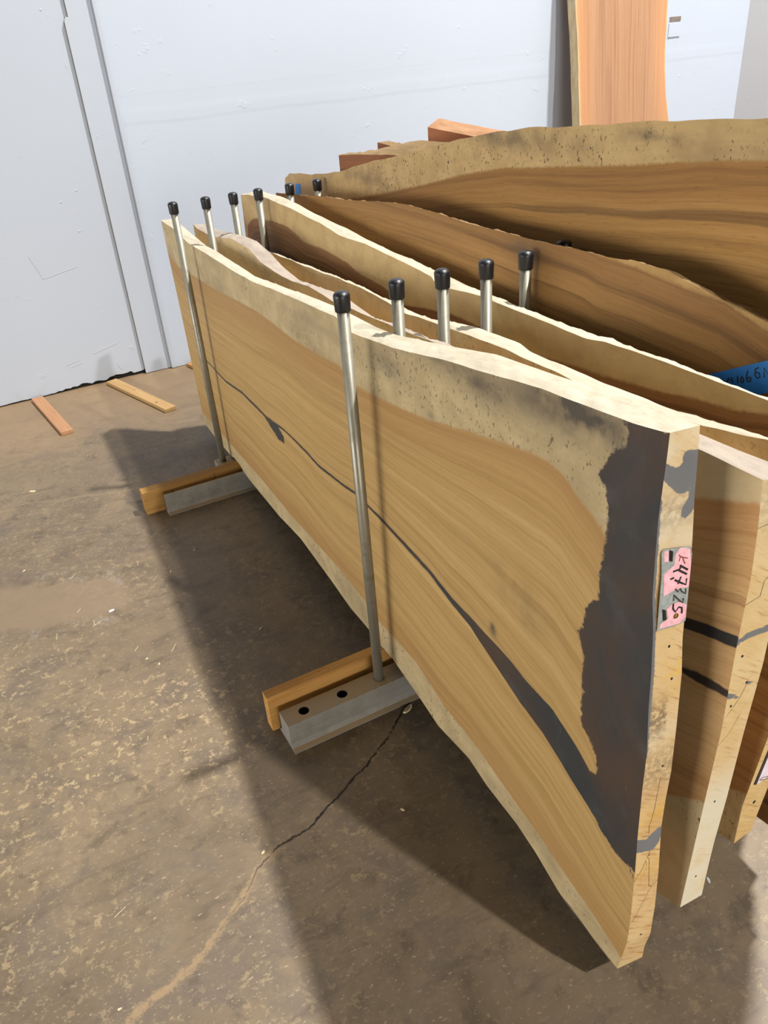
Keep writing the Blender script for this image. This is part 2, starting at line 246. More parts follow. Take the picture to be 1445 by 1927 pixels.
# ------------------------------------------------------------------ materials
def wood_face(name, heart, sap, grain=1.0, sapw=.02, streak=.35, speck=.5, rim=(120, 78, 40), seed=0.0, rough=.62, resn=.026):
    g = G(name); crd = g.vadd(g.attr('crd'), (seed, 0, seed)); y, z, x = g.sep(crd)
    sap_d, res, gc = g.sep(g.attr('fld')); stn, csd, chw = g.sep(g.attr('fld2'))
    low = g.noise(g.vmul(crd, (1.6, 5, 5)), 1.0, 4, .6); fine = g.noise(crd, 70, 4, .65); mid = g.noise(crd, 14, 4, .6)
    sd = g.add(g.mad(g.sub(low, .5), sapw*1.6, sap_d), g.mul(g.sub(fine, .5), .012))
    smk = g.sm(sd, -.004, .006)
    # heartwood grain runs along lines of equal gc
    gw = g.mad(g.sub(g.noise(g.vmul(crd, (1.1, 3, 3)), 1.0, 3), .5), .05, gc)
    g1 = g.noise(g.comb(g.mul(y, .55), g.mul(gw, 34*grain), x), 1.0, 6, .62, .3)
    g2 = g.noise(g.comb(g.mul(y, 2.2), g.mul(gw, 120*grain), x), 1.0, 5, .65)
    g3 = g.noise(g.comb(g.mul(y, 16), g.mul(gw, 520), x), 1.0, 2, .5)
    t = g.add(g.add(g.mul(g1, .45), g.mul(g2, .37)), g.mul(g3, .18))
    hc = g.ramp(t, [(.26, lin(*heart[0])), (.48, lin(*heart[1])), (.70, lin(*heart[2]))])
    st = g.sm(g.noise(g.comb(g.mul(y, .4), g.mul(gw, 30*grain), g.mul(x, 2)), 1.0, 5, .6, .5), .54, .66)
    hc = g.mix(g.mul(st, streak), hc, lin(*heart[3]))
    ln = g.sm(g.noise(g.comb(g.mul(y, .22), g.mul(gw, 78*grain), x), 1.0, 2, .5, .3), .56, .64)
    hc = g.mix(g.mul(ln, streak*.5), hc, lin(*heart[3]))
    pores = g.sm(g.noise(g.comb(g.mul(y, 34), g.mul(gw, 460), x), 1.0, 1), .66, .74)
    hc = g.mix(g.mul(pores, .35), hc, lin(*heart[3]))
    rimm = g.mul(g.sm(sd, -.17, -.002), .45)
    hc = g.mix(rimm, hc, lin(*rim))
    # sapwood, mottled, with insect specks
    sc = g.mix(g.sm(mid, .35, .68), lin(*sap[0]), lin(*sap[1]))
    sc = g.mix(g.mul(g.sm(low, .48, .72), .55), sc, lin(*sap[2]))
    sc = g.mix(g.mul(g.sub(g2, .35), .35), sc, lin(*sap[2]))
    cl = g.sm(g.noise(crd, 5.5, 3, .6), .42, .62)
    sp1 = g.sm(g.noise(g.vmul(crd, (150, 70, 100)), 1.0, 2, .6), .62, .67); sp2 = g.sm(g.noise(g.vmul(crd, (60, 46, 60)), 1.0, 3, .7), .63, .69)
    sc = g.mix(g.mul(g.mul(g.ma('MAXIMUM', sp1, sp2), cl), speck), sc, lin(62, 48, 34))
    c = g.mix(smk, hc, sc)
    sn = g.mul(stn, g.sm(g.add(g.mul(mid, .5), g.mul(low, .5)), .34, .62)); c = g.mix(g.ma('MINIMUM', sn, 1.0), c, lin(84, 76, 66))
    # dark resin: poured end and filled crack
    rm = g.sm(g.add(res, g.add(g.mul(g.sub(fine, .5), resn), g.mul(g.sub(mid, .5), resn*.8))), -.003, .003)
    ck = g.sm(g.sub(chw, g.ma('ABSOLUTE', g.add(csd, g.mul(g.sub(mid, .5), .008)))), -.0012, .0022)
    rm = g.ma('MAXIMUM', rm, ck)
    rc = g.mix(g.sm(g.noise(g.vmul(crd, (3.2, 2.2, 3)), 1.0, 5, .62, .6), .38, .66), lin(57, 59, 61), lin(80, 64, 54))
    rc = g.mix(g.mul(g.sm(mid, .5, .8), .5), rc, lin(86, 86, 84))
    scr = g.mul(g.sm(g.noise(g.vmul(crd, (38, 9, 20)), 1.0, 4, .7, 1.2), .66, .74), g.sm(low, .5, .62)); rc = g.mix(g.mul(scr, .5), rc, lin(150, 142, 124))
    c = g.mix(rm, c, rc)
    n = g.bump(g.add(g.mul(g2, .5), g.add(g.mul(g3, .4), g.mul(fine, .4))), .22, .002)
    return g.out(c, g.mix(rm, (rough,)*3, (.42,)*3), n, spec=.32)

def wood_edge(name, c1, c2, c3, seed=0.0, bump=.5):      # debarked live edge
    g = G(name); p = g.vadd(g.attr('crd'), (seed, seed, 0)); a = g.noise(g.vmul(p, (9, 30, 30)), 1.0, 6, .65); b = g.noise(g.vmul(p, (60, 60, 110)), 1.0, 4, .6); l = g.noise(p, 4.0, 3)
    c = g.mix(g.sm(a, .35, .65), lin(*c1), lin(*c2)); c = g.mix(g.mul(g.sm(g.add(g.mul(l, .6), g.mul(b, .4)), .55, .72), .7), c, lin(*c3))
    c = g.mix(g.mul(g.sm(b, .68, .76), .55), c, lin(92, 64, 42))
    return g.out(c, .8, g.bump(g.add(a, g.mul(b, .6)), bump, .006), spec=.2)

def wood_end(name, c1, c2, c3, seed=0.0, yellow=0.0, pale=(235, 226, 205), res_col=(96, 96, 97)):    # sawn cross-cut end
    g = G(name); p = g.vadd(g.attr('crd'), (0, seed, 0)); s, z, yy = g.sep(p); cs, res, chw = g.sep(g.attr('fld')); stn, yel, pl = g.sep(g.attr('fld2'))
    q = g.comb(g.add(g.mul(s, 12), g.mul(z, -9)), g.add(g.mul(s, 75), g.mul(z, 105)), 0.0)
    a = g.noise(q, 1.0, 6, .66); b = g.noise(g.vmul(p, (90, 90, 90)), 1.0, 4, .65); l = g.noise(p, 7, 4, .6)
    c = g.mix(g.sm(g.add(g.mul(l, .6), g.mul(a, .4)), .4, .62), lin(*c1), lin(*c2))
    c = g.mix(g.mul(g.sm(a, .56, .68), .75), c, lin(*c3))
    c = g.mix(g.mul(g.sm(a, .66, .74), g.mul(g.sm(l, .45, .6), .75)), c, lin(88, 62, 40))
    c = g.mix(g.ma('MINIMUM', g.mul(pl, g.sm(l, .3, .55)), 1.0), c, lin(*pale))
    c = g.mix(g.mul(yel, g.sm(g.add(g.mul(b, .5), g.mul(l, .5)), .42, .6)), c, lin(206, 166, 66))
    c = g.mix(g.mul(stn, g.sm(b, .35, .6)), c, lin(116, 98, 76))
    ck = g.sm(g.sub(chw, g.ma('ABSOLUTE', g.add(cs, g.mul(g.sub(b, .5), .003)))), -.0008, .0006)
    c = g.mix(ck, c, lin(70, 52, 38))
    rm = g.sm(g.add(res, g.mul(g.sub(b, .5), .006)), -.0012, .0012)
    c = g.mix(rm, c, g.mix(l, lin(*res_col), lin(118, 118, 120)))
    return g.out(c, .7, g.bump(g.add(a, g.mul(b, .5)), .35, .002), spec=.25)

def plain(name, col, rough=.5, metal=0.0, var=.12, scale=30, bump=0.0, spec=None):
    g = G(name); p = g.obj(); n = g.noise(p, scale, 5, .6); c0 = lin(*col); dk = tuple(v*(1-var*2) for v in c0[:3])+(1,); lt = tuple(min(1, v*(1+var)) for v in c0[:3])+(1,)
    return g.out(g.mix(g.sm(n, .3, .7), dk, lt), rough, g.bump(n, .3, bump) if bump else None, metal, spec)

def sawn_lumber(name, c1, c2, c3, axis=0, seed=0.0):
    g = G(name); p = g.vadd(g.obj(), (seed, seed, seed)); k = [90, 90, 90]; k[axis] = 3.5; k2 = [14, 14, 14]; k2[axis] = 1.4
    a = g.noise(g.vmul(p, tuple(k)), 1.0, 5, .6); b = g.noise(g.vmul(p, tuple(k2)), 1.0, 4, .6, .5); s = g.noise(p, 26, 3)
    c = g.mix(g.sm(g.add(g.mul(a, .5), g.mul(b, .5)), .36, .64), lin(*c1), lin(*c2)); c = g.mix(g.mul(g.sm(b, .54, .68), .6), c, lin(*c3))
    c = g.mix(g.mul(g.sm(s, .66, .74), .7), c, lin(70, 46, 26))
    return g.out(c, .7, g.bump(a, .25, .002), spec=.25)

# painted wall: roller paint, dents and scuffs
def wall_paint(name, col, tape=False):
    g = G(name); p = g.geo(); x, y, z = g.sep(p); l = g.noise(p, 1.3, 3); r = g.noise(p, 160, 3, .6); m = g.noise(p, 9, 5, .65)
    c = g.mix(l, lin(*col), tuple(min(1, v*1.05) for v in lin(*col)[:3])+(1,))
    sc = g.sm(g.noise(g.vmul(p, (30, 30, 90)), 1.0, 3, .7), .72, .78); low = g.sm(z, .55, .02)
    c = g.mix(g.mul(g.mul(sc, low), .6), c, lin(120, 116, 112))
    c = g.mix(g.mul(g.sm(z, .12, .0), g.mul(g.sm(m, .46, .66), .22)), c, lin(150, 138, 120))
    h = g.add(g.mul(r, .10), g.mul(g.sm(m, .63, .72), .5))
    if tape:                    # taped joint between the boards
        zz = g.add(z, g.mad(g.noise(g.vmul(p, (2, 2, 2)), 1.0, 4), .03, -.015)); h = g.add(h, g.mul(g.mul(g.sm(zz, 1.44, 1.465), g.sm(zz, 1.545, 1.50)), .35)); h = g.add(h, g.mul(g.sm(zz, 1.598, 1.603), .08))
    return g.out(c, .55, g.bump(h, .35, .006), spec=.3)

M = {}
M['wall'] = wall_paint('wall_paint_left', (168, 174, 184)); M['wall_r'] = wall_paint('wall_paint_right', (173, 181, 193), True)
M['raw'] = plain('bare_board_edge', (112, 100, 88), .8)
M['black'] = plain('black_rubber', (18, 19, 22), .38, var=.1, spec=.5)
M['ink'] = plain('black_marker', (22, 16, 24), .6); M['redink'] = plain('brown_red_marker', (120, 56, 40), .6)
M['pink'] = plain('pink_paper', (238, 178, 186), .75, var=.10, scale=90); M['foil'] = plain('torn_grey_backing', (150, 156, 152), .5, var=.12, scale=120)
M['staple'] = plain('dark_staple', (52, 48, 44), .4, .7); M['brass'] = plain('brass_tack', (140, 112, 52), .35, .9)
M['tape'] = plain('blue_tape', (36, 132, 226), .6, var=.05)
M['gap'] = plain('dark_gap', (26, 22, 19), .9); M['hole'] = plain('hole_inside', (20, 19, 19), .8)
M['palepink'] = plain('pale_pink_paper', (222, 206, 218), .7, var=.04)
def steel(name, col, dust, rough=.45, metal=.85):
    g = G(name); p = g.obj(); n = g.noise(g.vmul(p, (60, 60, 5)), 1.0, 4); b = g.noise(p, 18, 5, .65)
    c = g.mix(g.sm(n, .3, .7), tuple(v*.82 for v in lin(*col)[:3])+(1,), lin(*col)); return g.out(g.mix(g.mul(g.sm(b, .5, .72), dust), c, lin(96, 84, 66)), g.mad(b, .25, rough-.12), g.bump(n, .06, .001), metal)
M['pipe'] = steel('galvanised_pipe', (150, 146, 131), .45, .42, .55)
def rail_paint():
    g = G('grey_rail_paint'); p = g.obj(); b = g.noise(p, 14, 5, .65); f = g.noise(p, 90, 3); n = g.N.new('ShaderNodeNewGeometry').outputs['Normal']; nx, ny, nz = g.sep(n)
    c = g.mix(g.sm(b, .35, .7), lin(144, 140, 132), lin(126, 122, 114)); up = g.mul(g.sm(g.ma('ABSOLUTE', nz), .5, .9), g.sm(g.add(g.mul(b, .7), g.mul(f, .3)), .25, .5))
    return g.out(g.mix(up, c, lin(158, 138, 108)), .55, g.bump(f, .1, .001), .1)
M['rail'] = rail_paint()

# concrete floor: worn sealer, cream flecks, sawdust-filled cracks, light painted in at the far end
def floor_mat():
    g = G('old_concrete'); p = g.geo(); x, y, z = g.sep(p); s1, t1, pa = g.sep(g.attr('fa')); s2, t2, dry = g.sep(g.attr('fb'))
    l = g.noise(p, 1.1, 5, .6, .4); m = g.noise(p, 4.5, 6, .65, .3); f = g.noise(p, 34, 6, .7); ff = g.noise(p, 120, 4, .7)
    c = g.mix(g.sm(g.add(g.mul(l, .55), g.mul(m, .45)), .36, .64), lin(97, 83, 66), lin(125, 108, 85))
    c = g.mix(g.mul(g.sm(m, .48, .62), .6), c, lin(84, 74, 66)); blot = g.noise(p, 9, 6, .72, .5); c = g.mix(g.mul(g.sm(blot, .52, .68), .4), c, lin(122, 106, 84)); c = g.mix(g.mul(g.sm(blot, .47, .34), .5), c, lin(72, 62, 52))
    str_ = g.noise(g.vmul(p, (3, 14, 1)), 1.0, 6, .7, .4)
    c = g.mix(g.mul(g.sm(str_, .52, .70), .5), c, lin(78, 66, 54))
    fl = g.mul(g.sm(g.add(g.mul(f, .75), g.mul(ff, .25)), .535, .585), g.sm(g.noise(p, 2.0, 4, .6), .38, .58))
    c = g.mix(g.mul(fl, g.mad(dry, .6, .3)), c, lin(160, 140, 106))
    sp = g.sm(g.noise(g.vmul(p, (60, 120, 1)), 1.0, 4, .7), .60, .68); c = g.mix(g.mul(sp, .55), c, lin(176, 158, 130))
    dk = g.sm(g.noise(p, 55, 4, .7), .66, .76); c = g.mix(g.mul(dk, .45), c, lin(48, 40, 33))
    wd = g.sm(g.add(y, g.mul(g.sub(l, .5), 1.6)), 2.25, 3.2); c = g.mix(g.mul(wd, .62), c, g.mix(m, lin(128, 104, 76), lin(156, 130, 98)))  # floor colour lightened towards the wall, standing in for light there
    pm = g.sm(g.add(pa, g.mul(g.sub(m, .5), .25)), -.03, .03); c = g.mix(g.mul(pm, .7), c, lin(124, 106, 84))
    rimw = g.mul(g.mul(g.sm(g.ma('ABSOLUTE', g.add(pa, .03)), .06, .0), g.sm(blot, .50, .60)), g.sm(ff, .42, .55)); c = g.mix(g.mul(rimw, .7), c, lin(140, 132, 122))
    # crack with sawdust in it
    w = g.add(g.mul(g.sub(f, .5), .02), g.mul(g.sub(m, .5), .05)); cd = g.ma('ABSOLUTE', g.add(s1, w)); on = g.mul(g.sm(t1, .0, .02), g.sm(t1, 1.0, .985))
    dust = g.mul(g.sm(t1, .38, .62), on); band = g.mul(g.sm(g.add(g.add(cd, g.mul(g.sub(ff, .5), .045)), g.mul(g.sub(blot, .5), .05)), .016, .005), g.mul(dust, g.sm(f, .36, .5)))
    c = g.mix(g.mul(band, .8), c, g.mix(ff, lin(126, 104, 76), lin(152, 128, 96)))
    core = g.mul(g.sm(cd, .0045, .0015), g.mul(on, g.mul(g.sm(t1, .75, .40), g.sm(blot, .40, .46)))); c = g.mix(core, c, lin(26, 22, 18))
    cd2 = g.ma('ABSOLUTE', g.add(s2, w)); on2 = g.mul(g.sm(t2, .0, .02), g.sm(t2, 1.0, .98)); c2 = g.mul(g.sm(cd2, .012, .003), on2); c = g.mix(g.mul(c2, .55), c, lin(128, 110, 86))
    h = g.sub(g.add(g.mul(m, .5), g.add(g.mul(f, .35), g.mul(ff, .12))), g.mul(core, 1.5))
    return g.out(c, g.mad(m, .3, .36), g.bump(h, .25, .006), spec=.4)
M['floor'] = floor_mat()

# ------------------------------------------------------------------ setting: floor
WALL = 3.458; WR = 3.42
def grid_mesh(name, xs, ys, zf=None):
    X, Y = np.meshgrid(xs, ys); n, k = len(ys), len(xs); V = np.stack([X.ravel(), Y.ravel(), np.zeros(n*k)], 1)
    i = np.arange(n-1)[:, None]*k+np.arange(k-1)[None]; i = i.ravel(); F = np.stack([i, i+1, i+k+1, i+k], 1)
    me = bpy.data.meshes.new(name); me.from_pydata(V.tolist(), [], F.tolist()); return me, V
def put_attr(me, name, arr):
    a = me.attributes.new(name, 'FLOAT_VECTOR', 'POINT'); a.data.foreach_set('vector', np.ascontiguousarray(arr, dtype=np.float32).ravel())
xs = np.unique(np.r_[np.linspace(-12, -1.6, 12), np.arange(-1.6, 1.6, .02), np.linspace(1.6, 8, 10)]); ys = np.unique(np.r_[np.linspace(-12, -1.6, 12), np.arange(-1.6, 3.5, .025), WALL+.02])
me, V = grid_mesh('floor', xs, ys)
crack1 = [(0.13,-0.03),(0.07,-0.064),(0.032,-0.091),(-0.02,-0.12),(-0.06,-0.153),(-0.096,-0.171),(-0.156,-0.209),(-0.216,-0.229),(-0.298,-0.273),(-0.383,-0.311),(-0.494,-0.328),(-0.566,-0.365),(-0.618,-0.418),(-0.696,-0.468),(-0.753,-0.509),(-0.825,-0.537),(-0.883,-0.547),(-0.934,-0.567),(-1.1,-.66)]
crack2 = [(-1.3,2.06),(-0.939,2.058),(-0.838,2.069),(-0.669,2.002),(-0.543,1.976),(-0.414,1.917),(-0.321,1.894),(-.1,1.86)]
patch = [(-1.2,1.5),(-1.008,1.393),(-0.77,1.292),(-0.605,1.195),(-0.555,1.058),(-0.592,0.958),(-0.694,0.972),(-0.853,0.999),(-1.04,1.085),(-1.3,1.2)]
s1, t1 = sd_line(V[:, :2], crack1); s2, t2 = sd_line(V[:, :2], crack2); pa = sd_poly(V[:, :2], patch)
dry = np.exp(-(((V[:, 0]+.75)/.6)**2+((V[:, 1]-.35)/.75)**2))
put_attr(me, 'fa', np.stack([s1, t1, pa], 1)); put_attr(me, 'fb', np.stack([s2, t2, dry], 1))
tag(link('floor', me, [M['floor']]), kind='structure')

# walls: left board with a chipped foot, flat trim board, narrow corner strip, taped boards to the right
def wall_poly(name, outline, y0, y1, mats):
    bm = bmesh.new(); a = [bm.verts.new((x, y0, z)) for x, z in outline]; b = [bm.verts.new((x, y1, z)) for x, z in outline]
    bm.faces.new(a)
    for i in range(len(a)):
        j = (i+1) % len(a); bm.faces.new((a[i], a[j], b[j], b[i]))
    bm.faces.new(b[::-1]); return from_bm(name, bm, mats)
foot = [(-12, .012)]
xx = -1.6
while xx < .108:
    chip = math.exp(-((xx+.02)/.13)**2)*.030+math.exp(-((xx+.30)/.10)**2)*.018
    foot.append((xx, .007+rnd.random()*.006+chip*rnd.uniform(.35, 1.0))); xx += rnd.uniform(.012, .035)
foot += [(.120, .038), (.290, .038), (.290, 6.0), (-12, 6.0)]
tag(wall_poly('wall_left', foot, WALL, WALL+.015, [M['wall']]), kind='structure')
bm = bmesh.new(); bm_box(bm, -12, .3, WALL+.0152, WALL+.06, -.0, 6); tag(from_bm('wall_cavity', bm, [M['gap']]), kind='structure')
tb = [(.112, .004), (.281, .004), (.281, 6), (.150, 6), (.146, 1.99), (.132, 1.992), (.122, 1.975), (.118, 1.2)]
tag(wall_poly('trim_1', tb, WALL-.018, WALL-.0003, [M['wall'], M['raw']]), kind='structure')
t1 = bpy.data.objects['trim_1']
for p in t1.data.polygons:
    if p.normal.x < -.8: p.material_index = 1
WL = bpy.data.objects['wall_left']
def ridge(x0, z0, x1, z1, w=.004, name='paint_ridge'):     # raised runs and torn edges of old paint
    bm = bmesh.new(); L = math.hypot(x1-x0, z1-z0); bm_box(bm, 0, L, -.0012, .0, -w/2, w/2, .0005); o = from_bm(name, bm, [M['wall']], WL)
    o.location = (x0, WALL-.0001, z0); o.rotation_euler = (0, -math.atan2(z1-z0, x1-x0), 0)
ridge(-.385, .84, -.34, .70); ridge(-.34, .70, -.14, .735); ridge(-.18, .20, -.02, .235, .006); ridge(-.35, .165, -.27, .18); ridge(-.33, .145, -.26, .158); ridge(-.05, .10, -.03, .06)
for x, z in ((-.46, 1.54), (-.03, 1.15), (-.07, .93), (-.13, 1.10), (.02, 2.03), (-.30, 1.9)):
    bm = bmesh.new(); bm_lathe(bm, [(.006, 0), (.005, .0012), (.002, .0018), (0, .0018)], 14); bmesh.ops.rotate(bm, verts=bm.verts, cent=(0, 0, 0), matrix=Matrix.Rotation(math.radians(90), 3, 'X'))
    o = from_bm('nail_pop', bm, [M['wall']], WL, True); o.location = (x, WALL-.0001, z)
bm = bmesh.new(); bm_box(bm, .2812, .304, WR-.004, WALL-.0003, .003, 6, .002); tag(from_bm('trim_2', bm, [M['wall']]), kind='structure')
bm = bmesh.new(); bm_box(bm, .3042, 5.30, WR, WALL+.06, .004, 6); tag(from_bm('wall_back', bm, [M['wall_r']]), kind='structure')
bm = bmesh.new(); bm_box(bm, 5.3002, 5.42, -3, WALL+.06, .004, 6); tag(from_bm('wall_right', bm, [wall_paint('wall_paint_return', (194, 193, 195))]), kind='structure')
# wall patch with a slot above it, beside the leaning slab
ob = bpy.data.objects.new('wall_plate', None); COL.objects.link(ob); ob.location = (4.515, WR, 1.66)
tag(ob, 'small white blank plate under a dark slot on the wall beside the leaning slab', 'wall plate')
bm = bmesh.new(); bm_box(bm, -.06, .06, -.006, -.0003, -.05, .042, .002); from_bm('plate', bm, [M['wall_r']], ob)
bm = bmesh.new(); bm_box(bm, -.056, .056, -.0035, -.0003, .052, .082); from_bm('slot', bm, [plain('slot_dark', (120, 108, 98), .7)], ob)

# ------------------------------------------------------------------ racks: rails, timbers, posts
def hat_rail(name, x0, x1, yc, holes, h=.0928, w=.036):
    """inverted channel with flared feet and a row of round sockets in its top"""
    bm = bmesh.new(); prof = [(-.061, 0), (-.061, .0035), (-.047, .010), (-.039, .024), (-w, .05), (-w, h)]; prof = prof+[(-a, b) for a, b in prof[::-1]]
    A = [bm.verts.new((x0, yc+a, b)) for a, b in prof]; B = [bm.verts.new((x1, yc+a, b)) for a, b in prof]
    n = len(prof)
    for i in range(n-1):
        if i == 5: continue
        bm.faces.new((A[i], A[i+1], B[i+1], B[i]))
    bm.faces.new(A); bm.faces.new(B[::-1])
    hs = sorted(holes); cur = x0; r = .0165
    for hx in hs:
        a, b = hx-.034, hx+.034
        if a > cur+1e-4: bm.faces.new([bm.verts.new(p) for p in ((cur, yc-w, h), (a, yc-w, h), (a, yc+w, h), (cur, yc+w, h))])
        K = 32; outer = []; inner = []; low = []
        for i in range(K):
            t = 2*math.pi*i/K; c, s = math.cos(t), math.sin(t); k = 1/max(abs(c)/.034, abs(s)/w)
            outer.append(bm.verts.new((hx+c*k, yc+s*k, h))); inner.append(bm.verts.new((hx+c*r, yc+s*r, h))); low.append(bm.verts.new((hx+c*r, yc+s*r, .015)))
        for i in range(K):
            j = (i+1) % K; bm.faces.new((outer[i], outer[j], inner[j], inner[i])); f = bm.faces.new((inner[i], inner[j], low[j], low[i])); f.material_index = 1
        f = bm.faces.new(low); f.material_index = 1; cur = b
    bm.faces.new([bm.verts.new(p) for p in ((cur, yc-w, h), (x1, yc-w, h), (x1, yc+w, h), (cur, yc+w, h))])
    me = bpy.data.meshes.new(name); bmesh.ops.translate(bm, verts=bm.verts, vec=(-x0, -yc, 0)); bm.to_mesh(me); bm.free(); o = link(name, me, [M['rail'], M['hole']]); o.location = (x0, yc, 0); return o
FX = [0, .15, .283, .411, .536, .658]; RX = [.079, .219, .337, .451, .594, .727]; RY = 1.74
tag(hat_rail('steel_rail', -.324, 1.55, 0, [-.258, -.129]+FX+[.79, .93, 1.08, 1.22]), 'grey steel socket rail on the floor, nearest the camera, two empty holes showing', 'rail', 'rack rails')
tag(hat_rail('steel_rail', 0.045, 1.60, RY, RX+[.86, 1.0, 1.15, 1.29]), 'steel socket rail hidden behind the far timber, holding the far posts', 'rail', 'rack rails')
bm = bmesh.new()
A = [(1.541, 0), (1.541, .004), (1.558, .008), (1.565, .02), (1.565, .097), (1.571, .097), (1.571, .006), (1.60, .006), (1.60, 0)]
va = [bm.verts.new((-.26, a, b)) for a, b in A]; vb = [bm.verts.new((1.6, a, b)) for a, b in A]
bm.faces.new(va); bm.faces.new(vb[::-1])
for i in range(len(A)): j = (i+1) % len(A); bm.faces.new((va[i], va[j], vb[j], vb[i]))
tag(from_bm('angle_iron', bm, [M['rail']], origin=(-.26, 1.57, 0)), 'grey steel angle in front of the far timber under the slabs', 'rail')

def timber(name, x0, x1, y0, y1, z0, z1, mat, label, group):
    bm = bmesh.new(); n = 22; prev = None; r = random.Random(int(abs(y0)*1000)); rows = []
    for i in range(n+1):
        x = x0+(x1-x0)*i/n; j = lambda a: r.uniform(-a, a); c = .004
        pts = [(y0, z0), (y1, z0), (y1, z1-c), (y1-c, z1), (y0+c, z1), (y0, z1-c)]
        rows.append([bm.verts.new((x, py+j(.0007), pz+(j(.0007) if pz < z1-.02 else -abs(j(.0008))))) for py, pz in pts])
    for a, b in zip(rows, rows[1:]):
        for i in range(6): bm.faces.new((a[i], a[(i+1) % 6], b[(i+1) % 6], b[i]))
    bm.faces.new(rows[0]); bm.faces.new(rows[-1][::-1]); return tag(from_bm(name, bm, [mat], origin=(x0, (y0+y1)/2, z0)), label, 'timber', group)
M['lum1'] = sawn_lumber('weathered_pine', (176, 128, 66), (202, 154, 88), (140, 92, 44), 0, 1.0); M['lum2'] = sawn_lumber('dark_pine', (140, 104, 54), (166, 127, 70), (106, 74, 36), 0, 4.0)
timber('support_timber', -.346, 1.55, .0625, .105, 0, .1345, M['lum1'], 'golden pine timber on edge behind the nearest steel rail', 'timbers under the slabs')
timber('support_timber', -.346, 1.60, 1.611, 1.662, 0, .1165, M['lum2'], 'brown pine timber on edge behind the steel angle, farther from the camera', 'timbers under the slabs')

def post_proto():
    e = bpy.data.objects.new('steel_post', None); COL.objects.link(e); H = 1.3128-.016
    bm = bmesh.new(); bm_lathe(bm, [(0, 0), (.0152, 0), (.0152, .6), (.0152, 1.285), (0, 1.285)], 28); from_bm('pipe', bm, [M['pipe']], e, True)
    bm = bmesh.new(); bm_lathe(bm, [(.0156, 1.248), (.0186, 1.248), (.0192, 1.250), (.0203, 1.282), (.0202, 1.287), (.0185, 1.2905), (.013, 1.2945), (.006, 1.2962), (0, 1.2968)], 32); from_bm('end_cap', bm, [M['black']], e, True)
    for c in e.children:
        for ed in c.data.edges: pass
    return e
P0 = post_proto(); first = True
names = ['grey slab with the dark resin end', 'second slab', 'third slab', 'pale-edged dark-hearted slab', 'brown slab with blue tape', 'tall rearmost-standing slab']
LF = ['nearest capped steel post, standing full length in front of the first slab', 'near-row post between the first and second slabs', 'near-row post between the second and third slabs', 'near-row post between the third slab and the pale-topped slab',
      'near-row post in front of the blue-taped brown slab', 'near-row post of which only the black cap shows, before the tallest slab']
LR = ['far-row post standing full length in front of the first slab', 'far-row post between the first and second slabs', 'far-row post between the second and third slabs, white wall behind', 'far-row post at the far end of the pale-topped slab',
      'far-row post just left of the small blue tape', 'far-row post just right of the small blue tape']
for row, (X, yy, z0, L) in enumerate(((FX, 0, .016, LF), (RX, RY, -.0115+.0, LR))):
    for i, x in enumerate(X):
        if first: e = P0; first = False
        else:
            e = P0.copy(); COL.objects.link(e)
            for ch in P0.children:
                c = ch.copy(); COL.objects.link(c); c.parent = e
        sc = 1.0 if row == 0 else (1.285-.016)/(1.3128-.016)
        e.location = (x, yy, .016); e.scale = (1, 1, sc*(1.005 if row == 0 and i == 5 else 1)); e.rotation_euler = (rnd.uniform(-.003, .003) if i else 0, 0, rnd.uniform(0, 6))
        tag(e, 'galvanised '+L[i] if not L[i].startswith('nearest') else 'nearest galvanised steel post with black cap, full length in front of first slab', 'post', 'capped posts of the slab racks')

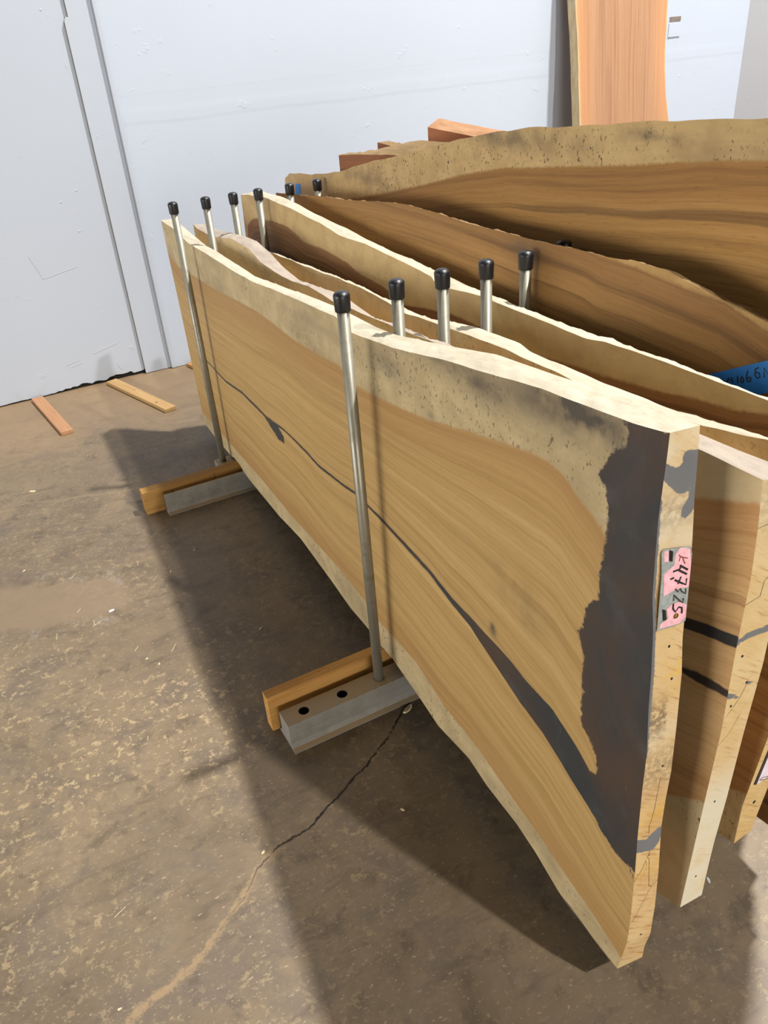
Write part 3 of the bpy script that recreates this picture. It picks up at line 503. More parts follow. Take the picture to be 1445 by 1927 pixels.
# ------------------------------------------------------------------ live-edge slabs
def xplane(pl): return lambda y, z: pl[0]+pl[1]*y+pl[2]*(z-.1)
def slab(name, pl, T, top, topb, bot, near, far, mats, label, group, heart=None, lsap=None, resin=None, cracks=(), stains=(), mid=None, nearb=None, farb=None,
         end_res=(), end_cracks=(), end_fields=None, nu=220, nv=70, seed=1, jag=.004, botlift=None):
    zt0, ztb0, zb0 = curve_y(top), curve_y(topb if topb else top), curve_y(bot); w1, w2, w3 = wob(seed, jag), wob(seed+5, jag), wob(seed+9, jag*.8)
    zt = lambda y: zt0(y)+w1(y); ztb = lambda y: ztb0(y)+w2(y)
    def zb(y):
        v = zb0(y)+w3(y)
        for (ya, yb, zz) in ((.045, .12, .1372), (1.59, 1.685, .1192)):       # rests on the two timbers
            k = np.clip(1-np.maximum(np.maximum(ya-y, y-yb), 0)/.05, 0, 1); v = v*(1-k)+np.maximum(v, zz)*k
        return v
    nf, ff = curve_z(near), curve_z(far); nb = curve_z(nearb) if nearb else nf; fb = curve_z(farb) if farb else ff
    xf = xplane(pl); Vs = []; Fs = []; Ms = []; F1 = []; F2 = []; CR = []; base = [0]
    def add_grid(P, fld, fld2, crd, mi, flip=False):
        n, k = P.shape[:2]; i = (np.arange(n-1)[:, None]*k+np.arange(k-1)[None]).ravel()+base[0]
        F = np.stack([i, i+1, i+k+1, i+k], 1); F = F[:, ::-1] if flip else F
        Vs.append(P.reshape(-1, 3)); Fs.append(F); Ms.append(np.full(len(F), mi)); F1.append(fld.reshape(-1, 3)); F2.append(fld2.reshape(-1, 3)); CR.append(crd.reshape(-1, 3)); base[0] += n*k
    def face(nu, nv, back):
        v = np.linspace(0, 1, nv)[:, None]; u = np.linspace(0, 1, nu)[None]
        N, Fa, Z1 = (nb, fb, ztb) if back else (nf, ff, zt)
        yn0 = float(N(.6)); yf0 = float(Fa(.6)); zn = zb(yn0)+(Z1(yn0)-zb(yn0))*v; zf_ = zb(yf0)+(Z1(yf0)-zb(yf0))*v
        Y = N(zn)+(Fa(zf_)-N(zn))*u; Z = zb(Y)+(Z1(Y)-zb(Y))*v; X = xf(Y, Z)+(T if back else 0)
        return X, Y, Z
    def fields(Y, Z):
        P = np.stack([Y.ravel(), Z.ravel()], 1); z = P[:, 1]; y = P[:, 0]; B = zb(y); Tt = np.maximum(zt(y), B+.05)
        zh = curve_y(heart)(y) if heart is not None else Tt+.05; zl = curve_y(lsap)(y) if lsap is not None else B-.05
        sap = np.maximum(z-zh, zl-z); res = sd_poly(P, resin) if resin is not None else np.full(len(P), -1.)
        for ck in cracks[1:]:                # short wide fillings join the resin field
            s, t = sd_line(P, ck); L = np.array(ck); seg = np.hypot(*(L[1:, :2]-L[:-1, :2]).T); res = np.maximum(res, np.interp(t, np.r_[0, np.cumsum(seg)]/seg.sum(), L[:, 2])-np.abs(s))
        H = np.maximum(zh-B, .1)
        if mid is not None:
            zc = curve_y(mid)(y); gc = np.where(z < zc, (z-B)/np.maximum(zc-B, .05)*.48, .48+(z-zc)/np.maximum(zh-zc, .12)*.5)
        else: gc = (z-B)/H*1.0
        csd = np.full(len(P), 1.); chw = np.full(len(P), -1.)
        for ck in cracks[:1]:
            s, t = sd_line(P, ck); L = np.array(ck); seg = np.hypot(*(L[1:, :2]-L[:-1, :2]).T); cum = np.r_[0, np.cumsum(seg)]/seg.sum(); hw = np.interp(t, cum, L[:, 2])
            b = (np.abs(s)-hw) < (np.abs(csd)-chw); csd[b] = s[b]; chw[b] = hw[b]
        st = np.zeros(len(P))
        for (cy, cz, ry, rz, a) in stains: st += a*np.exp(-((y-cy)/ry)**2-((z-cz)/rz)**2)
        sh = Y.shape
        return np.stack([sap, res, gc], 1).reshape(sh+(3,)), np.stack([st, csd, chw], 1).reshape(sh+(3,))
    X, Y, Z = face(nu, nv, False); f1, f2 = fields(Y, Z); add_grid(np.stack([X, Y, Z], -1), f1, f2, np.stack([Y, Z, X], -1), 0, True)
    Xb, Yb, Zb = face(nu, nv, True)
    ks = slice(None); f1, f2 = fields(Yb, Zb); add_grid(np.stack([Xb, Yb, Zb], -1), f1, f2, np.stack([Yb, Zb, Xb], -1), 0, False)
    rr = np.random.RandomState(seed)
    def strip(a, b, mi, K, flip, rough=0.0, nrm=(0, 0, 1), endf=False, near_end=False):
        t = np.linspace(0, 1, K)[:, None, None]; P = a[None]*(1-t)+b[None]*t
        if rough:
            n = rr.randn(*P.shape[:2]); n = (n+np.roll(n, 1, 1)+np.roll(n, 2, 1)+np.roll(n, -1, 1))/2.2; n[0] = 0; n[-1] = 0
            n[:, 0] = 0; n[:, -1] = 0; bulge = np.sin(np.pi*t[..., 0])*rough*1.5*np.clip(np.minimum(np.arange(P.shape[1]), P.shape[1]-1-np.arange(P.shape[1]))/6., 0, 1)[None]
            P = P+(n*rough+bulge*(0 if endf else 1))[..., None]*np.array(nrm)
        sh = P.shape[:2]; f1 = np.zeros(sh+(3,)); f2 = np.zeros(sh+(3,)); f1[..., 0] = 1.; f1[..., 1] = -1.; f1[..., 2] = -1.
        crd = np.stack([P[..., 1], P[..., 2], P[..., 0]], -1)
        if endf:
            S = np.broadcast_to(t[..., 0], sh); ZZ = P[..., 2]; Q = np.stack([(S*T).ravel(), ZZ.ravel()], 1)
            crd = np.stack([S*T, ZZ, P[..., 1]], -1)
            if near_end:
                res = np.full(len(Q), -1.)
                for poly in end_res: res = np.maximum(res, sd_poly(Q, [(s*T, z) for s, z in poly]))
                cs = np.full(len(Q), 1.); hw = np.full(len(Q), -1.)
                for ck, h in end_cracks:
                    s, tt = sd_line(Q, [(a_*T, z_) for a_, z_ in ck]); bb = np.abs(s)-h < np.abs(cs)-hw; cs[bb] = s[bb]; hw[bb] = h
                f1 = np.stack([cs, res, hw], 1).reshape(sh+(3,))
                if end_fields: f2 = np.stack(end_fields(Q[:, 0]/T, Q[:, 1]), 1).reshape(sh+(3,))
        add_grid(P, f1, f2, crd, mi, flip)
    A = np.stack([X, Y, Z], -1); B_ = np.stack([Xb, Yb, Zb], -1)
    strip(A[-1], B_[-1], 1, 7, False, .0022); strip(A[0], B_[0], 1, 5, True, .0005, (0, 0, -1))
    strip(A[:, 0], B_[:, 0], 2, 13, True, 0, (0, -1, 0), True, True); strip(A[:, -1], B_[:, -1], 2, 5, False, 0, (0, 1, 0), True)
    V = np.concatenate(Vs); org = Vector((xf(0, .1)+T/2, float(Y.mean()), float(Z.min()))); V = V-np.array(org)
    me = bpy.data.meshes.new(name); me.from_pydata(V.tolist(), [], np.concatenate(Fs).tolist()); me.polygons.foreach_set('material_index', np.concatenate(Ms).astype(np.int32))
    put_attr(me, 'fld', np.concatenate(F1)); put_attr(me, 'fld2', np.concatenate(F2)); put_attr(me, 'crd', np.concatenate(CR)); me.polygons.foreach_set('use_smooth', np.ones(len(me.polygons), bool)); me.update()
    o = link(name, me, mats); o.location = org; tag(o, label, 'wood slab', group); o['_T'] = T
    ynf, ynb = nf, nb
    def end_frame(s, z):                     # point on the near end
        y = float(ynf(z)*(1-s)+ynb(z)*s); return (float(xf(y, z))+s*T-org[0], y-org[1], z-org[2])
    def face_frame(y, z): return (float(xf(y, z))-org[0], y-org[1], z-org[2])
    del o['_T']
    return o, (end_frame, (0, -1, 0)), (face_frame, (-1, 0, 0))

GRP = 'live-edge slabs standing in the rack'
EDGE = wood_edge('live_edge_cream', (176, 168, 150), (166, 156, 136), (146, 132, 110), 0, .3)
EDGE2 = wood_edge('live_edge_pinkish', (158, 146, 133), (146, 134, 122), (126, 112, 98), 3, .4)
EDGE3 = wood_edge('live_edge_tan', (132, 108, 74), (118, 95, 63), (94, 70, 44), 6)

# --- slab 1, facing the camera
m1 = wood_face('slab_face_resin_end', [(150, 115, 64), (180, 147, 92), (201, 168, 113), (124, 92, 52)], [(180, 160, 120), (199, 178, 136), (144, 126, 96)], 1.0, .012, .22, .75, (156, 112, 64), 0.0)
e1 = wood_end('slab_end_pale', (200, 172, 126), (186, 148, 98), (146, 102, 60), 0.0, pale=(206, 194, 166))
def ef1(s, z):
    gz = lambda c, r: np.exp(-((z-c)/r)**2)
    return (.9*gz(.80, .04)*(s < .6)+.5*gz(1.19, .03)+.6*gz(.68, .05), .9*gz(.90, .05)*np.clip(s*1.6-.2, 0, 1)+.5*gz(.56, .03)+.45*gz(.42, .03), .9*gz(1.29, .05)+.9*gz(1.16, .06)+.6*gz(.74, .06))
heart1 = [p for p in D['s1_heart']]+[(-.905, 1.05), (-.925, .96), (-.94, .80), (-.955, .60), (-1.08, .50)]
heart1[-1] = (-1.1, .52)
far1 = D['s1_far']; fr1b = [(y+.03, z) for y, z in far1]
S1, E1, FF1 = slab('live_edge_plank', (.053, .0403, .01), .063, D['s1_top'], D['s1_topb'], D['s1_bot'], D['s1_near'], far1, [m1, EDGE, e1],
    'tan slab with dark resin end and pink numbered tag, frontmost, facing the camera', GRP, heart=heart1, lsap=D['s1_lsap'], resin=D['s1_resin'], cracks=[D['s1_crack'], D['s1_blob']],
    stains=[(-.80, 1.285, .16, .05, 1.3), (-.45, 1.235, .25, .035, .9), (-.1, 1.14, .1, .03, .6), (.2, 1.12, .25, .02, .4), (-.67, .80, .07, .05, .55), (-.56, .665, .012, .016, 1.6), (-.62, .86, .06, .04, .4), (-.30, 1.09, .02, .012, 1.0)],
    mid=[(p[0], p[1]) for p in D['s1_crack']]+[(-1.0, .44), (-1.1, .40)], nearb=D['s1_nearb'], farb=fr1b,
    end_res=[D['e1_resin'], D['e1_band'], [(-.2, 1.22), (.05, 1.22), (.07, 1.1), (.10, .9), (.07, .80), (.02, .72), (-.2, .72)]], end_cracks=[(D['e1_crack'], .0006), (D['e1_crack2'][:4], .0006), ([(.55, .455), (.3, .42), (.0, .395)], .0006), ([(1.0, .36), (.7, .345), (.1, .27)], .0005)], end_fields=ef1, nu=420, nv=170, seed=3, jag=.0018)

def flat_frame(fr, s0, s1, z0, z1):         # a flat sheet pressed against the slightly uneven end
    y = max(-fr[0](s, z)[1] for s in np.linspace(s0, s1, 5) for z in np.linspace(z0, z1, 9)); a = [fr[0](s, z) for s, z in ((s0, z0), (s1, z0), (s0, z1), (s1, z1))]
    def fn(s, z):
        u = (s-s0)/(s1-s0); v = (z-z0)/(z1-z0); p = [sum(k*q[i] for k, q in zip(((1-u)*(1-v), u*(1-v), (1-u)*v, u*v), a)) for i in range(3)]; return tuple(p)
    dev = max(fn(s, z)[1]-fr[0](s, z)[1] for s in np.linspace(s0, s1, 5) for z in np.linspace(z0, z1, 9))
    return ((lambda s, z: (fn(s, z)[0], fn(s, z)[1]-max(dev, 0), fn(s, z)[2])), fr[1])
# pink number tag stapled to the end of slab 1
E1F = E1; E1 = flat_frame(E1, 0, 1, .98, 1.135)
bm = bmesh.new(); poly = [(min(max(s, .03), .99), z) for s, z in TS['tagpoly']]; sheet(bm, poly, E1, .0008, .0008); tg = from_bm('paper_tag', bm, [M['foil']], S1); tg['label'] = 'torn pink paper tag with handwritten K47325'
for k in ('pink1', 'pink2', 'pink3'):
    bm = bmesh.new(); sheet(bm, [(min(max(s, .04), .98), z) for s, z in TS[k]], E1, .0016, .0005); from_bm('pink_paper', bm, [M['pink']], tg)
lift = lambda fr, h: ((lambda a, b: tuple(Vector(fr[0](a, b))+Vector(fr[1])*h)), fr[1])
for name, ks, wd, mt in (('letter_k', ('K1', 'K2', 'K3'), .0016, 'redink'), ('digit_4', ('f1', 'f2'), .0036, 'ink'), ('digit_7', ('v1', 'v2', 'v3'), .0034, 'ink'), ('digit_3', ('t',), .0020, 'ink'), ('digit_2', ('w',), .0020, 'ink'), ('digit_5', ('x',), .0036, 'ink')):
    bm = bmesh.new()
    for k in ks: ribbon(bm, TS[k], wd, lift(E1, .0022), .0003)
    from_bm(name, bm, [M[mt]], tg)
for k in ('staple1', 'staple2'):
    bm = bmesh.new(); sheet(bm, TS[k], E1, .0022, .0012); from_bm('staple', bm, [M['staple']], tg)
bm = bmesh.new(); c = TS['tack'][0]; p = Vector(E1[0](*c)); bm_lathe(bm, [(.0046, 0), (.0046, .0012), (.0036, .0024), (.0018, .003), (0, .0032)], 20)
bmesh.ops.rotate(bm, verts=bm.verts, cent=(0, 0, 0), matrix=Matrix.Rotation(math.radians(90), 3, 'X')); bmesh.ops.translate(bm, verts=bm.verts, vec=p+Vector((0, -.002, 0))); from_bm('tack', bm, [M['brass']], tg, True)
def nail_holes(parent, fr, pts, r=.0022):
    for s, z in pts:
        bm = bmesh.new(); K = 12; sheet(bm, [(s+r/.06*math.cos(t*6.2832/K), z+r*1.3*math.sin(t*6.2832/K)) for t in range(K)], fr, .0001, .0002); from_bm('nail_hole', bm, [M['hole']], parent)
nail_holes(S1, E1F, D['e1_holes'])

# --- slab 2
m2 = wood_face('slab_face_second', [(186, 140, 88), (216, 174, 120), (230, 194, 144), (146, 104, 62)], [(212, 188, 144), (222, 200, 158), (182, 156, 116)], .9, .015, .4, .8, (172, 118, 66), 11.0, resn=.006)
e2 = wood_end('slab_end_cream', (206, 182, 138), (198, 168, 118), (168, 130, 86), 5.0, pale=(208, 200, 178))
def ef2(s, z):
    gz = lambda c, r: np.exp(-((z-c)/r)**2); return (.35*gz(1.2, .06), .0*z, .9/(1+np.exp((z-.60)/.03))+.3*gz(1.2, .05))
top2 = D['s2_top']+[(-1.12, 1.236)]; tb2 = D['s2_topb']+[(-1.12, 1.23)]
S2, E2, FF2 = slab('live_edge_plank', (.195, .035, 0), .06, top2, tb2, [(2.3, .16), (1.9, .12), (1.64, .117), (1.0, .15), (.4, .15), (.07, .135), (-.4, .13), (-.8, .15), (-.93, .16)]+D['s2_bot'], D['s2_near'], [(2.206, 1.098), (2.18, .6), (2.15, .12)], [m2, EDGE2, e2],
    'second slab back, wavy humped top edge, pale sawn end with grey resin lines', GRP, heart=[(2.3, 1.0), (1.6, 1.0), (.7, 1.02), (-.2, 1.08), (-.9, 1.13)]+D['s2_sap'], lsap=[(2.3, .22), (0, .25), (-.8, .38)]+D['s2_lsap'],
    cracks=[[(-.5, .78, .001), (-.8, .86, .006)]+[(a, b, .012) for a, b in D['s2_crackA']]+[(-1.2, .97, .012)], [(-.8, .76, .001), (-.95, .793, .003), (-1.0, .808, .010), (-1.03, .816, .011)]+[(-1.09, .828, .008)]],
    nearb=[(-1.08, 1.24)]+D['s2_nearb'], end_res=[[(-.1, .948), (.05, .944), (.231, .953), (.66, .957), (1.1, .962), (1.1, .945), (.66, .943), (.231, .938), (-.1, .925)], [(-.1, .832), (.43, .811), (.43, .805), (-.1, .815)], [(.58, .841), (1.1, .829), (1.1, .822), (.58, .834)]],
    end_cracks=[([(.6, .8355), (.49, .8088), (.167, .7749)], .0005), ([(-.03, 1.0133), (.411, 1.0247), (.446, 1.0547), (.7, 1.07)], .0005), ([(.0, .70), (.35, .72), (.6, .76)], .0004), ([(0, 1.155), (.3, 1.16), (.6, 1.15)], .0004)], end_fields=ef2, nu=300, nv=110, seed=21, jag=.0025,
    stains=[(1.3, 1.09, .4, .05, .5)])
nail_holes(S2, E2, [(0.581, 0.839), (0.187, 0.7924), (0.46, 0.5317), (0.452, 0.2941), (0.245, 0.9038)])
# --- slab 3
m3 = wood_face('slab_face_third', [(152, 110, 64), (184, 140, 86), (202, 162, 108), (110, 76, 44)], [(188, 164, 122), (202, 180, 138), (152, 130, 96)], .9, .015, .45, .5, (140, 92, 46), 23.0)
S3, E3, FF3 = slab('live_edge_plank', (.32, .032, 0), .058, D['s3_top']+[(2.0, 1.03), (-1.2, 1.24)], D['s3_topb']+[(2.0, 1.02), (-1.2, 1.21)], [(2.0, .2), (1.64, .117), (1, .15), (.4, .16), (.07, .135), (-.4, .17), (-.8, .25)]+D['s3_bot']+[(-1.15, .35)], D['s3_near']+[(-1.09, .9), (-1.07, 1.24)], [(1.95, 1.03), (1.9, .2)], [m3, EDGE, wood_end('slab_end_third', (202, 174, 122), (190, 156, 102), (160, 118, 70), 9.0)],
    'third slab back, thin cream top edge, pale pink label on its near end', GRP, heart=[(2, .98), (1, 1.03), (0, 1.05), (-.6, 1.08), (-1.1, 1.12)], lsap=[(2, .24), (-.8, .34), (-1.1, .50)], nu=240, nv=70, seed=33, nearb=[(-1.09, 1.24), (-1.09, .9)]+D['s3_nearb'])
E3F = E3; E3 = flat_frame(E3, 0, 1, .5, .67)
bm = bmesh.new(); sheet(bm, [(.29, .507), (.40, .60), (.46, .66), (.98, .64), (.98, .545), (.72, .515)], E3, .0008, .0008); tg3 = from_bm('paper_tag', bm, [M['palepink']], S3); tg3['label'] = 'pale pink paper tag on the slab end'
bm = bmesh.new(); sheet(bm, [(.17, .510), (.28, .507), (.39, .60), (.45, .66), (.40, .665), (.29, .61)], E3, .0004, .0008); from_bm('tag_shadow_edge', bm, [M['black']], tg3).name = 'tag_shadow_strip'  # black strip built along the tag in place of its shadow edge
bm = bmesh.new(); ribbon(bm, [(.36, .5192), (.443, .5232), (.742, .5181), (.774, .5107), (.534, .5136), (.36, .5192)], .0013, lift(E3, .0018), .0003); from_bm('scribble', bm, [M['ink']], tg3)
nail_holes(S3, E3F, [(.55, .44)], .004)
# --- slab 4
m4 = wood_face('slab_face_dark_heart', [(100, 70, 40), (142, 102, 60), (170, 130, 80), (62, 41, 24)], [(190, 164, 116), (176, 150, 104), (148, 126, 90)], .8, .02, .75, .12, (104, 66, 34), 31.0)
S4, E4, FF4 = slab('live_edge_plank', (.45, .025, 0), .055, D['s4_top']+[(2.3, 1.19), (-1.2, 1.21)], D['s4_topb']+[(2.3, 1.18), (.4, 1.18), (-.1, 1.172), (-1.2, 1.19)], [(2.3, .2), (1.64, .117), (1, .16), (.07, .135), (-.6, .2), (-1.2, .3)], [(-1.12, 1.2), (-1.1, .2)], D['s4_far']+[(2.2, .2)], [m4, EDGE, wood_end('slab_end_fourth', (214, 180, 124), (200, 160, 104), (150, 110, 64), 13.0)],
    'slab with golden sapwood band over dark streaked heartwood, fourth from the front', GRP, heart=D['s4_heart']+[(2.13, .98), (2.16, .85), (2.3, .5), (-1.2, 1.19)], nu=260, nv=90, seed=41, jag=.003)
# --- slab 5
m5 = wood_face('slab_face_brown', [(118, 85, 46), (158, 118, 66), (180, 140, 84), (74, 51, 28)], [(180, 146, 92), (164, 130, 80), (126, 100, 64)], 1.0, .01, .55, .2, (96, 62, 34), 43.0)
S5, E5, FF5 = slab('live_edge_plank', (.57, .033, 0), .055, D['s5_top']+[(2.1, 1.205), (-1.2, 1.24)], [(p[0], p[1]-.03) for p in D['s5_top']]+[(2.1, 1.18), (-1.2, 1.21)], [(2.1, .2), (1.64, .117), (1, .16), (.07, .135), (-.6, .2), (-1.2, .3)], [(-1.10, 1.25), (-1.02, .6), (-1.0, .2)], [(2.02, 1.2), (2.0, .2)], [m5, EDGE3, wood_end('slab_end_fifth', (206, 166, 110), (190, 146, 92), (140, 100, 58), 17.0)],
    'warm brown slab with blue tape near its right end, fifth from the front', GRP, heart=[(2.1, 1.3), (1, 1.35), (.2, 1.36), (-.2, 1.345)]+D['s5_sap']+[(-1.2, 1.2)], nu=260, nv=90, seed=51, jag=.003, stains=[(.03, 1.30, .09, .02, .8)])
tp = [(-.585, 1.146), (-.6229, 1.164), (-.7498, 1.2321), (-.86, 1.287), (-.872, 1.228), (-.7636, 1.1695), (-.7493, 1.162), (-.64, 1.105)]
bm = bmesh.new(); sheet(bm, tp, FF5, .0006, .0006); tpo = from_bm('blue_tape', bm, [M['tape']], S5); tpo['label'] = 'blue masking tape lettered M1066N in black'
for k, nm in (('M', 'letter_m'), ('a', 'digit_1'), ('b', 'digit_0'), ('c', 'digit_6'), ('d', 'digit_6'), ('N', 'letter_n')):
    bm = bmesh.new(); ribbon(bm, BT[k], .0028, lift(FF5, .0013), .0003); from_bm(nm, bm, [M['ink']], tpo)
# --- slab 6
m6 = wood_face('slab_face_tall', [(126, 90, 44), (168, 125, 66), (192, 150, 88), (82, 57, 30)], [(192, 164, 114), (178, 150, 102), (134, 110, 76)], 1.0, .012, .5, 1.0, (112, 74, 36), 57.0)
S6, E6, FF6 = slab('live_edge_plank', (.70, .04, 0), .06, D['s6_top']+[(-.9, 1.65), (-1.3, 1.6)], [(p[0], p[1]-.035) for p in D['s6_top']]+[(-.9, 1.61), (-1.3, 1.57)], [(2.3, .2), (1.64, .117), (1, .13), (.07, .135), (-.6, .2), (-1.3, .3)], [(-1.15, 1.6), (-1.10, 1.2), (-1.0, .75), (-.92, .6), (-.86, .2)], [(2.273, 1.2237), (2.301, 1.1514), (2.28, .2)], [m6, EDGE3, wood_end('slab_end_sixth', (206, 170, 118), (190, 150, 98), (140, 104, 62), 19.0)],
    'tallest slab with insect-specked pale sapwood along its rising top edge', GRP, heart=D['s6_heart']+[(2.3, 1.05), (-1.3, 1.56)], nu=320, nv=130, seed=61, jag=.004, stains=[(.3, 1.54, .3, .03, .7), (1.3, 1.33, .3, .04, .5), (-.25, 1.58, .1, .012, .9)])
bm = bmesh.new(); sheet(bm, D['s6_tape'], FF6, .0006, .0006); from_bm('blue_tape', bm, [M['tape']], S6)['label'] = 'small square of blue tape'
# --- slabs behind the tall one
m7 = wood_face('slab_face_reddish', [(112, 68, 40), (146, 94, 58), (168, 114, 74), (80, 48, 30)], [(170, 128, 84), (160, 118, 76), (124, 92, 60)], .6, .01, .5, .2, (110, 70, 40), 67.0)
slab('live_edge_plank', (.84, .03, 0), .08, [(1.85, 1.3537), (1.33, 1.392), (.9, 1.41), (0, 1.40), (-1, 1.36)], [(1.98, 1.339), (1.7347, 1.3565), (1.5509, 1.3962), (1.3474, 1.4291), (1.2236, 1.4434), (1.003, 1.452), (0, 1.43), (-1, 1.38)], [(1.98, .2), (1.64, .117), (1, .15), (.07, .135), (-1, .2)], [(-.55, 1.3), (-.52, .2)], [(1.849, 1.36), (1.84, .2)], [m7, EDGE3, wood_end('slab_end_seventh', (190, 140, 90), (170, 120, 74), (124, 84, 50), 2.0)],
     'brown slab whose wavy top shows just behind the tallest slab, left part', GRP, nu=160, nv=40, seed=71, farb=[(1.90, 1.36), (1.89, .2)])
slab('live_edge_plank', (1.0, .03, 0), .06, [(1.765, 1.3905), (1.70, 1.388), (1.636, 1.383), (1.3, 1.36), (-1, 1.34)], None, [(1.8, .2), (1.64, .117), (1, .15), (.07, .135), (-1, .2)], [(-.55, 1.3), (-.52, .2)], [(1.765, 1.39), (1.76, .2)], [m7, EDGE3, wood_end('slab_end_eighth', (180, 128, 80), (160, 112, 68), (120, 80, 46), 4.0)],
     'dark slab of which only a tiny pointed corner shows behind the others', GRP, nu=120, nv=30, seed=73, jag=.002)
m9 = wood_face('slab_face_salmon', [(150, 92, 58), (186, 122, 80), (206, 144, 98), (122, 74, 46)], [(214, 168, 120), (200, 150, 104), (170, 124, 84)], .6, .01, .4, .1, (150, 96, 58), 71.0)
slab('live_edge_plank', (1.16, .03, 0), .085, [(1.58, 1.4466), (1.2272, 1.4331), (.6, 1.42), (-1, 1.40)], [(1.6274, 1.469), (1.4641, 1.4625), (1.1215, 1.4499), (.6, 1.43), (-1, 1.41)], [(1.63, .118), (1, .15), (.07, .135), (-1, .2)], [(-.55, 1.3), (-.52, .2)], [(1.581, 1.45), (1.57, .1)], [m9, wood_edge('live_edge_salmon', (160, 122, 90), (148, 108, 76), (126, 86, 58), 8), wood_end('slab_end_salmon', (206, 150, 104), (196, 136, 92), (160, 104, 66), 6.0)],
     'reddish slab with a thick rounded salmon end, rearmost of those in the rack', GRP, nu=140, nv=36, seed=77, farb=[(1.6274, 1.47), (1.62, .1)], jag=.002)

# --- slab leaning on the wall
def wall_slab():
    n = 60; zs = np.linspace(0, 2.6, n); w = wob(88, .010); w2 = wob(89, .008)
    L = np.interp(zs, [0, 1.139, 1.242, 1.575, 1.893, 2.8], [3.39, 3.382, 3.384, 3.386, 3.381, 3.37])+w(zs)*.4; R = np.interp(zs, [0, .6, 1.079, 1.281, 1.515, 1.85, 2.4, 2.8], [4.29, 4.26, 4.229, 4.201, 4.191, 4.217, 4.2, 4.16])+w2(zs)*.5
    yf = 2.94+.15*zs; T = .08; K = 40; u = np.linspace(0, 1, K)
    X = L[:, None]+(R-L)[:, None]*u[None]; Y = np.repeat(yf[:, None], K, 1); Z = np.repeat(zs[:, None], K, 1)
    Vs = []; Fs = []; Ms = []; f1s = []; crs = []; b = [0]
    def grid(P, mi, flip, fl):
        n_, k = P.shape[:2]; i = (np.arange(n_-1)[:, None]*k+np.arange(k-1)[None]).ravel()+b[0]; F = np.stack([i, i+1, i+k+1, i+k], 1); F = F[:, ::-1] if flip else F
        Vs.append(P.reshape(-1, 3)); Fs.append(F); Ms.append(np.full(len(F), mi)); f1s.append(fl.reshape(-1, 3)); crs.append(np.stack([P[..., 2], P[..., 0], P[..., 1]], -1).reshape(-1, 3)); b[0] += n_*k
    A = np.stack([X, Y, Z], -1); B = A+np.array([0, T, 0]); sapd = np.maximum(.012-(X-L[:, None]), .008-(R[:, None]-X)); gc = (X-3.75)+.02*np.sin(2.2*Z)
    fl = np.stack([sapd, -np.ones_like(sapd), gc], -1); grid(A, 0, False, fl); grid(B, 0, True, fl)
    for a, c, flip in ((A[:, 0], B[:, 0], True), (A[:, -1], B[:, -1], False)):
        t = np.linspace(0, 1, 5)[None, :, None]; P = a[:, None]*(1-t)+c[:, None]*t; grid(P, 1, not flip, np.ones(P.shape))
    for a, c, flip in ((A[0], B[0], False), (A[-1], B[-1], True)):
        t = np.linspace(0, 1, 3)[None, :, None]; P = a[:, None]*(1-t)+c[:, None]*t; grid(P, 2, flip, np.ones(P.shape)*-1)
    me = bpy.data.meshes.new('leaning_slab'); V = np.concatenate(Vs); org = np.array([3.75, 2.93, 0]); me.from_pydata((V-org).tolist(), [], np.concatenate(Fs).tolist()); me.polygons.foreach_set('material_index', np.concatenate(Ms).astype(np.int32))
    f1 = np.concatenate(f1s); put_attr(me, 'fld', f1); put_attr(me, 'fld2', np.tile([0, 1., -1.], (len(f1), 1))); put_attr(me, 'crd', np.concatenate(crs)); me.update()
    mf = wood_face('leaning_slab_face', [(134, 98, 70), (156, 118, 88), (169, 131, 100), (118, 82, 56)], [(184, 166, 128), (176, 154, 116), (158, 130, 94)], 1.0, .004, .45, .0, (196, 140, 92), 83.0)
    me2 = link('live_edge_plank', me, [mf, wood_edge('leaning_slab_edge', (196, 182, 148), (180, 160, 124), (144, 126, 92), 12), wood_end('leaning_slab_end', (206, 150, 104), (196, 136, 92), (160, 104, 66), 8.0)]); me2.location = tuple(org)
    tag(me2, 'salmon-coloured slab standing upright and leaning on the white back wall', 'wood slab')
wall_slab()

# ------------------------------------------------------------------ loose sticks and chips on the floor
def stick(p0, p1, wdt, h, mat, label, tilt=0.0):
    a = Vector((p0[0], p0[1], 0)); bb = Vector((p1[0], p1[1], 0)); L = (bb-a).length; bm = bmesh.new(); bm_box(bm, 0, L, -wdt/2, wdt/2, 0, h, .0025)
    o = from_bm('wood_stick', bm, [mat]); o.location = a+Vector((0, 0, .0004)); o.rotation_euler = (0, 0, math.atan2(bb.y-a.y, bb.x-a.x)); return tag(o, label, 'stick', 'wood sticks by the wall foot')
stick((-.575, 3.425), (-.503, 2.775), .068, .022, sawn_lumber('stick_pinkish', (158, 116, 84), (170, 130, 96), (134, 94, 64), 0, 2), 'short pinkish-brown wood stick on the floor, leftmost by the wall')
stick((-.118, 3.415), (.078, 2.722), .07, .022, sawn_lumber('stick_yellow', (168, 134, 88), (184, 152, 106), (146, 110, 68), 0, 5), 'yellow pine stick on the floor below the wall trim')
stick((.405, 3.40), (.56, 2.75), .07, .022, sawn_lumber('stick_orange', (152, 110, 66), (164, 124, 78), (130, 90, 52), 0, 8), 'orange wood stick end peeking out behind the first slab')
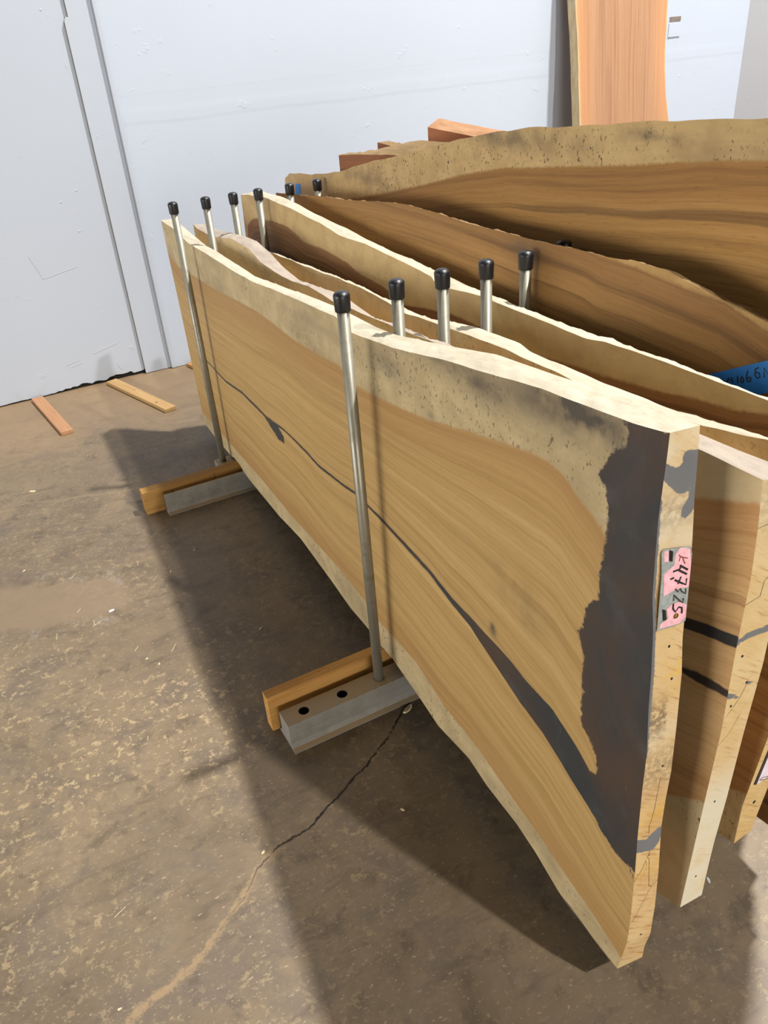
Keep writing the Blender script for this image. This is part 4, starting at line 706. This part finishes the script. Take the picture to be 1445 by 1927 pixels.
chips = [(.051, -.082, .022, .5), (.385, -.972, .009, 1.2), (-.648, .972, .011, .2), (-.57, .568, .006, .9), (-.777, 2.183, .018, 2.6), (-.906, 1.462, .007, .3), (-.53, -.323, .006, .4), (-.953, -.527, .006, .2), (-.60, .62, .006, .4), (-.38, 1.1, .005, 1.1), (-.2, .55, .007, .4), (-.15, -.4, .007, 2.0), (-.25, 1.2, .006, .8)]
cm = plain('pale_wood_chip', (222, 200, 160), .8); cm2 = plain('paint_flake', (216, 220, 224), .7)
for i, (x, y, L, a) in enumerate(chips):
    bm = bmesh.new(); r = random.Random(i); K = 7
    lo = [bm.verts.new((L*math.cos(6.283*k/K)*r.uniform(.8, 1.2), L*.45*math.sin(6.283*k/K)*r.uniform(.7, 1.2), .0005)) for k in range(K)]; hi = [bm.verts.new((v.co.x*.85, v.co.y*.8, .0025+r.uniform(0, .0025))) for v in lo]
    bm.faces.new(lo[::-1]); bm.faces.new(hi)
    for k in range(K): j = (k+1) % K; bm.faces.new((lo[k], lo[j], hi[j], hi[k]))
    o = from_bm('wood_chip', bm, [cm2 if i in (1, 2) else cm]); o.location = (x, y, 0); o.rotation_euler = (0, 0, a)
    tag(o, 'pale wood chip by the foot of the nearest steel rail' if i == 0 else ['', 'white chip on the floor below the near end of the second slab', 'pale blue-white paint flake on the lit floor left of the racks'][i] if i < 3 else ('curled pale chip on the floor left of the far timber' if i == 4 else ('tiny pale chip lying in the shadow of the first slab' if x > -.4 else 'tiny pale chip lying on the lit concrete floor')), 'wood chip', 'chips on the floor')
for i in range(11):                                     # thin splinters of sawdust straw
    x = rnd.uniform(-1.0, -.45); y = rnd.uniform(-.3, 1.9); L = rnd.uniform(.006, .02); bm = bmesh.new(); bm_box(bm, -L, L, -.0005, .0005, .0003, .0012)
    o = from_bm('wood_splinter', bm, [cm]); o.location = (x, y, 0); o.rotation_euler = (0, 0, rnd.uniform(.2, 1.6)); tag(o, 'thin pale wood splinter lying on the lit concrete floor', 'splinter', 'splinters on the floor')
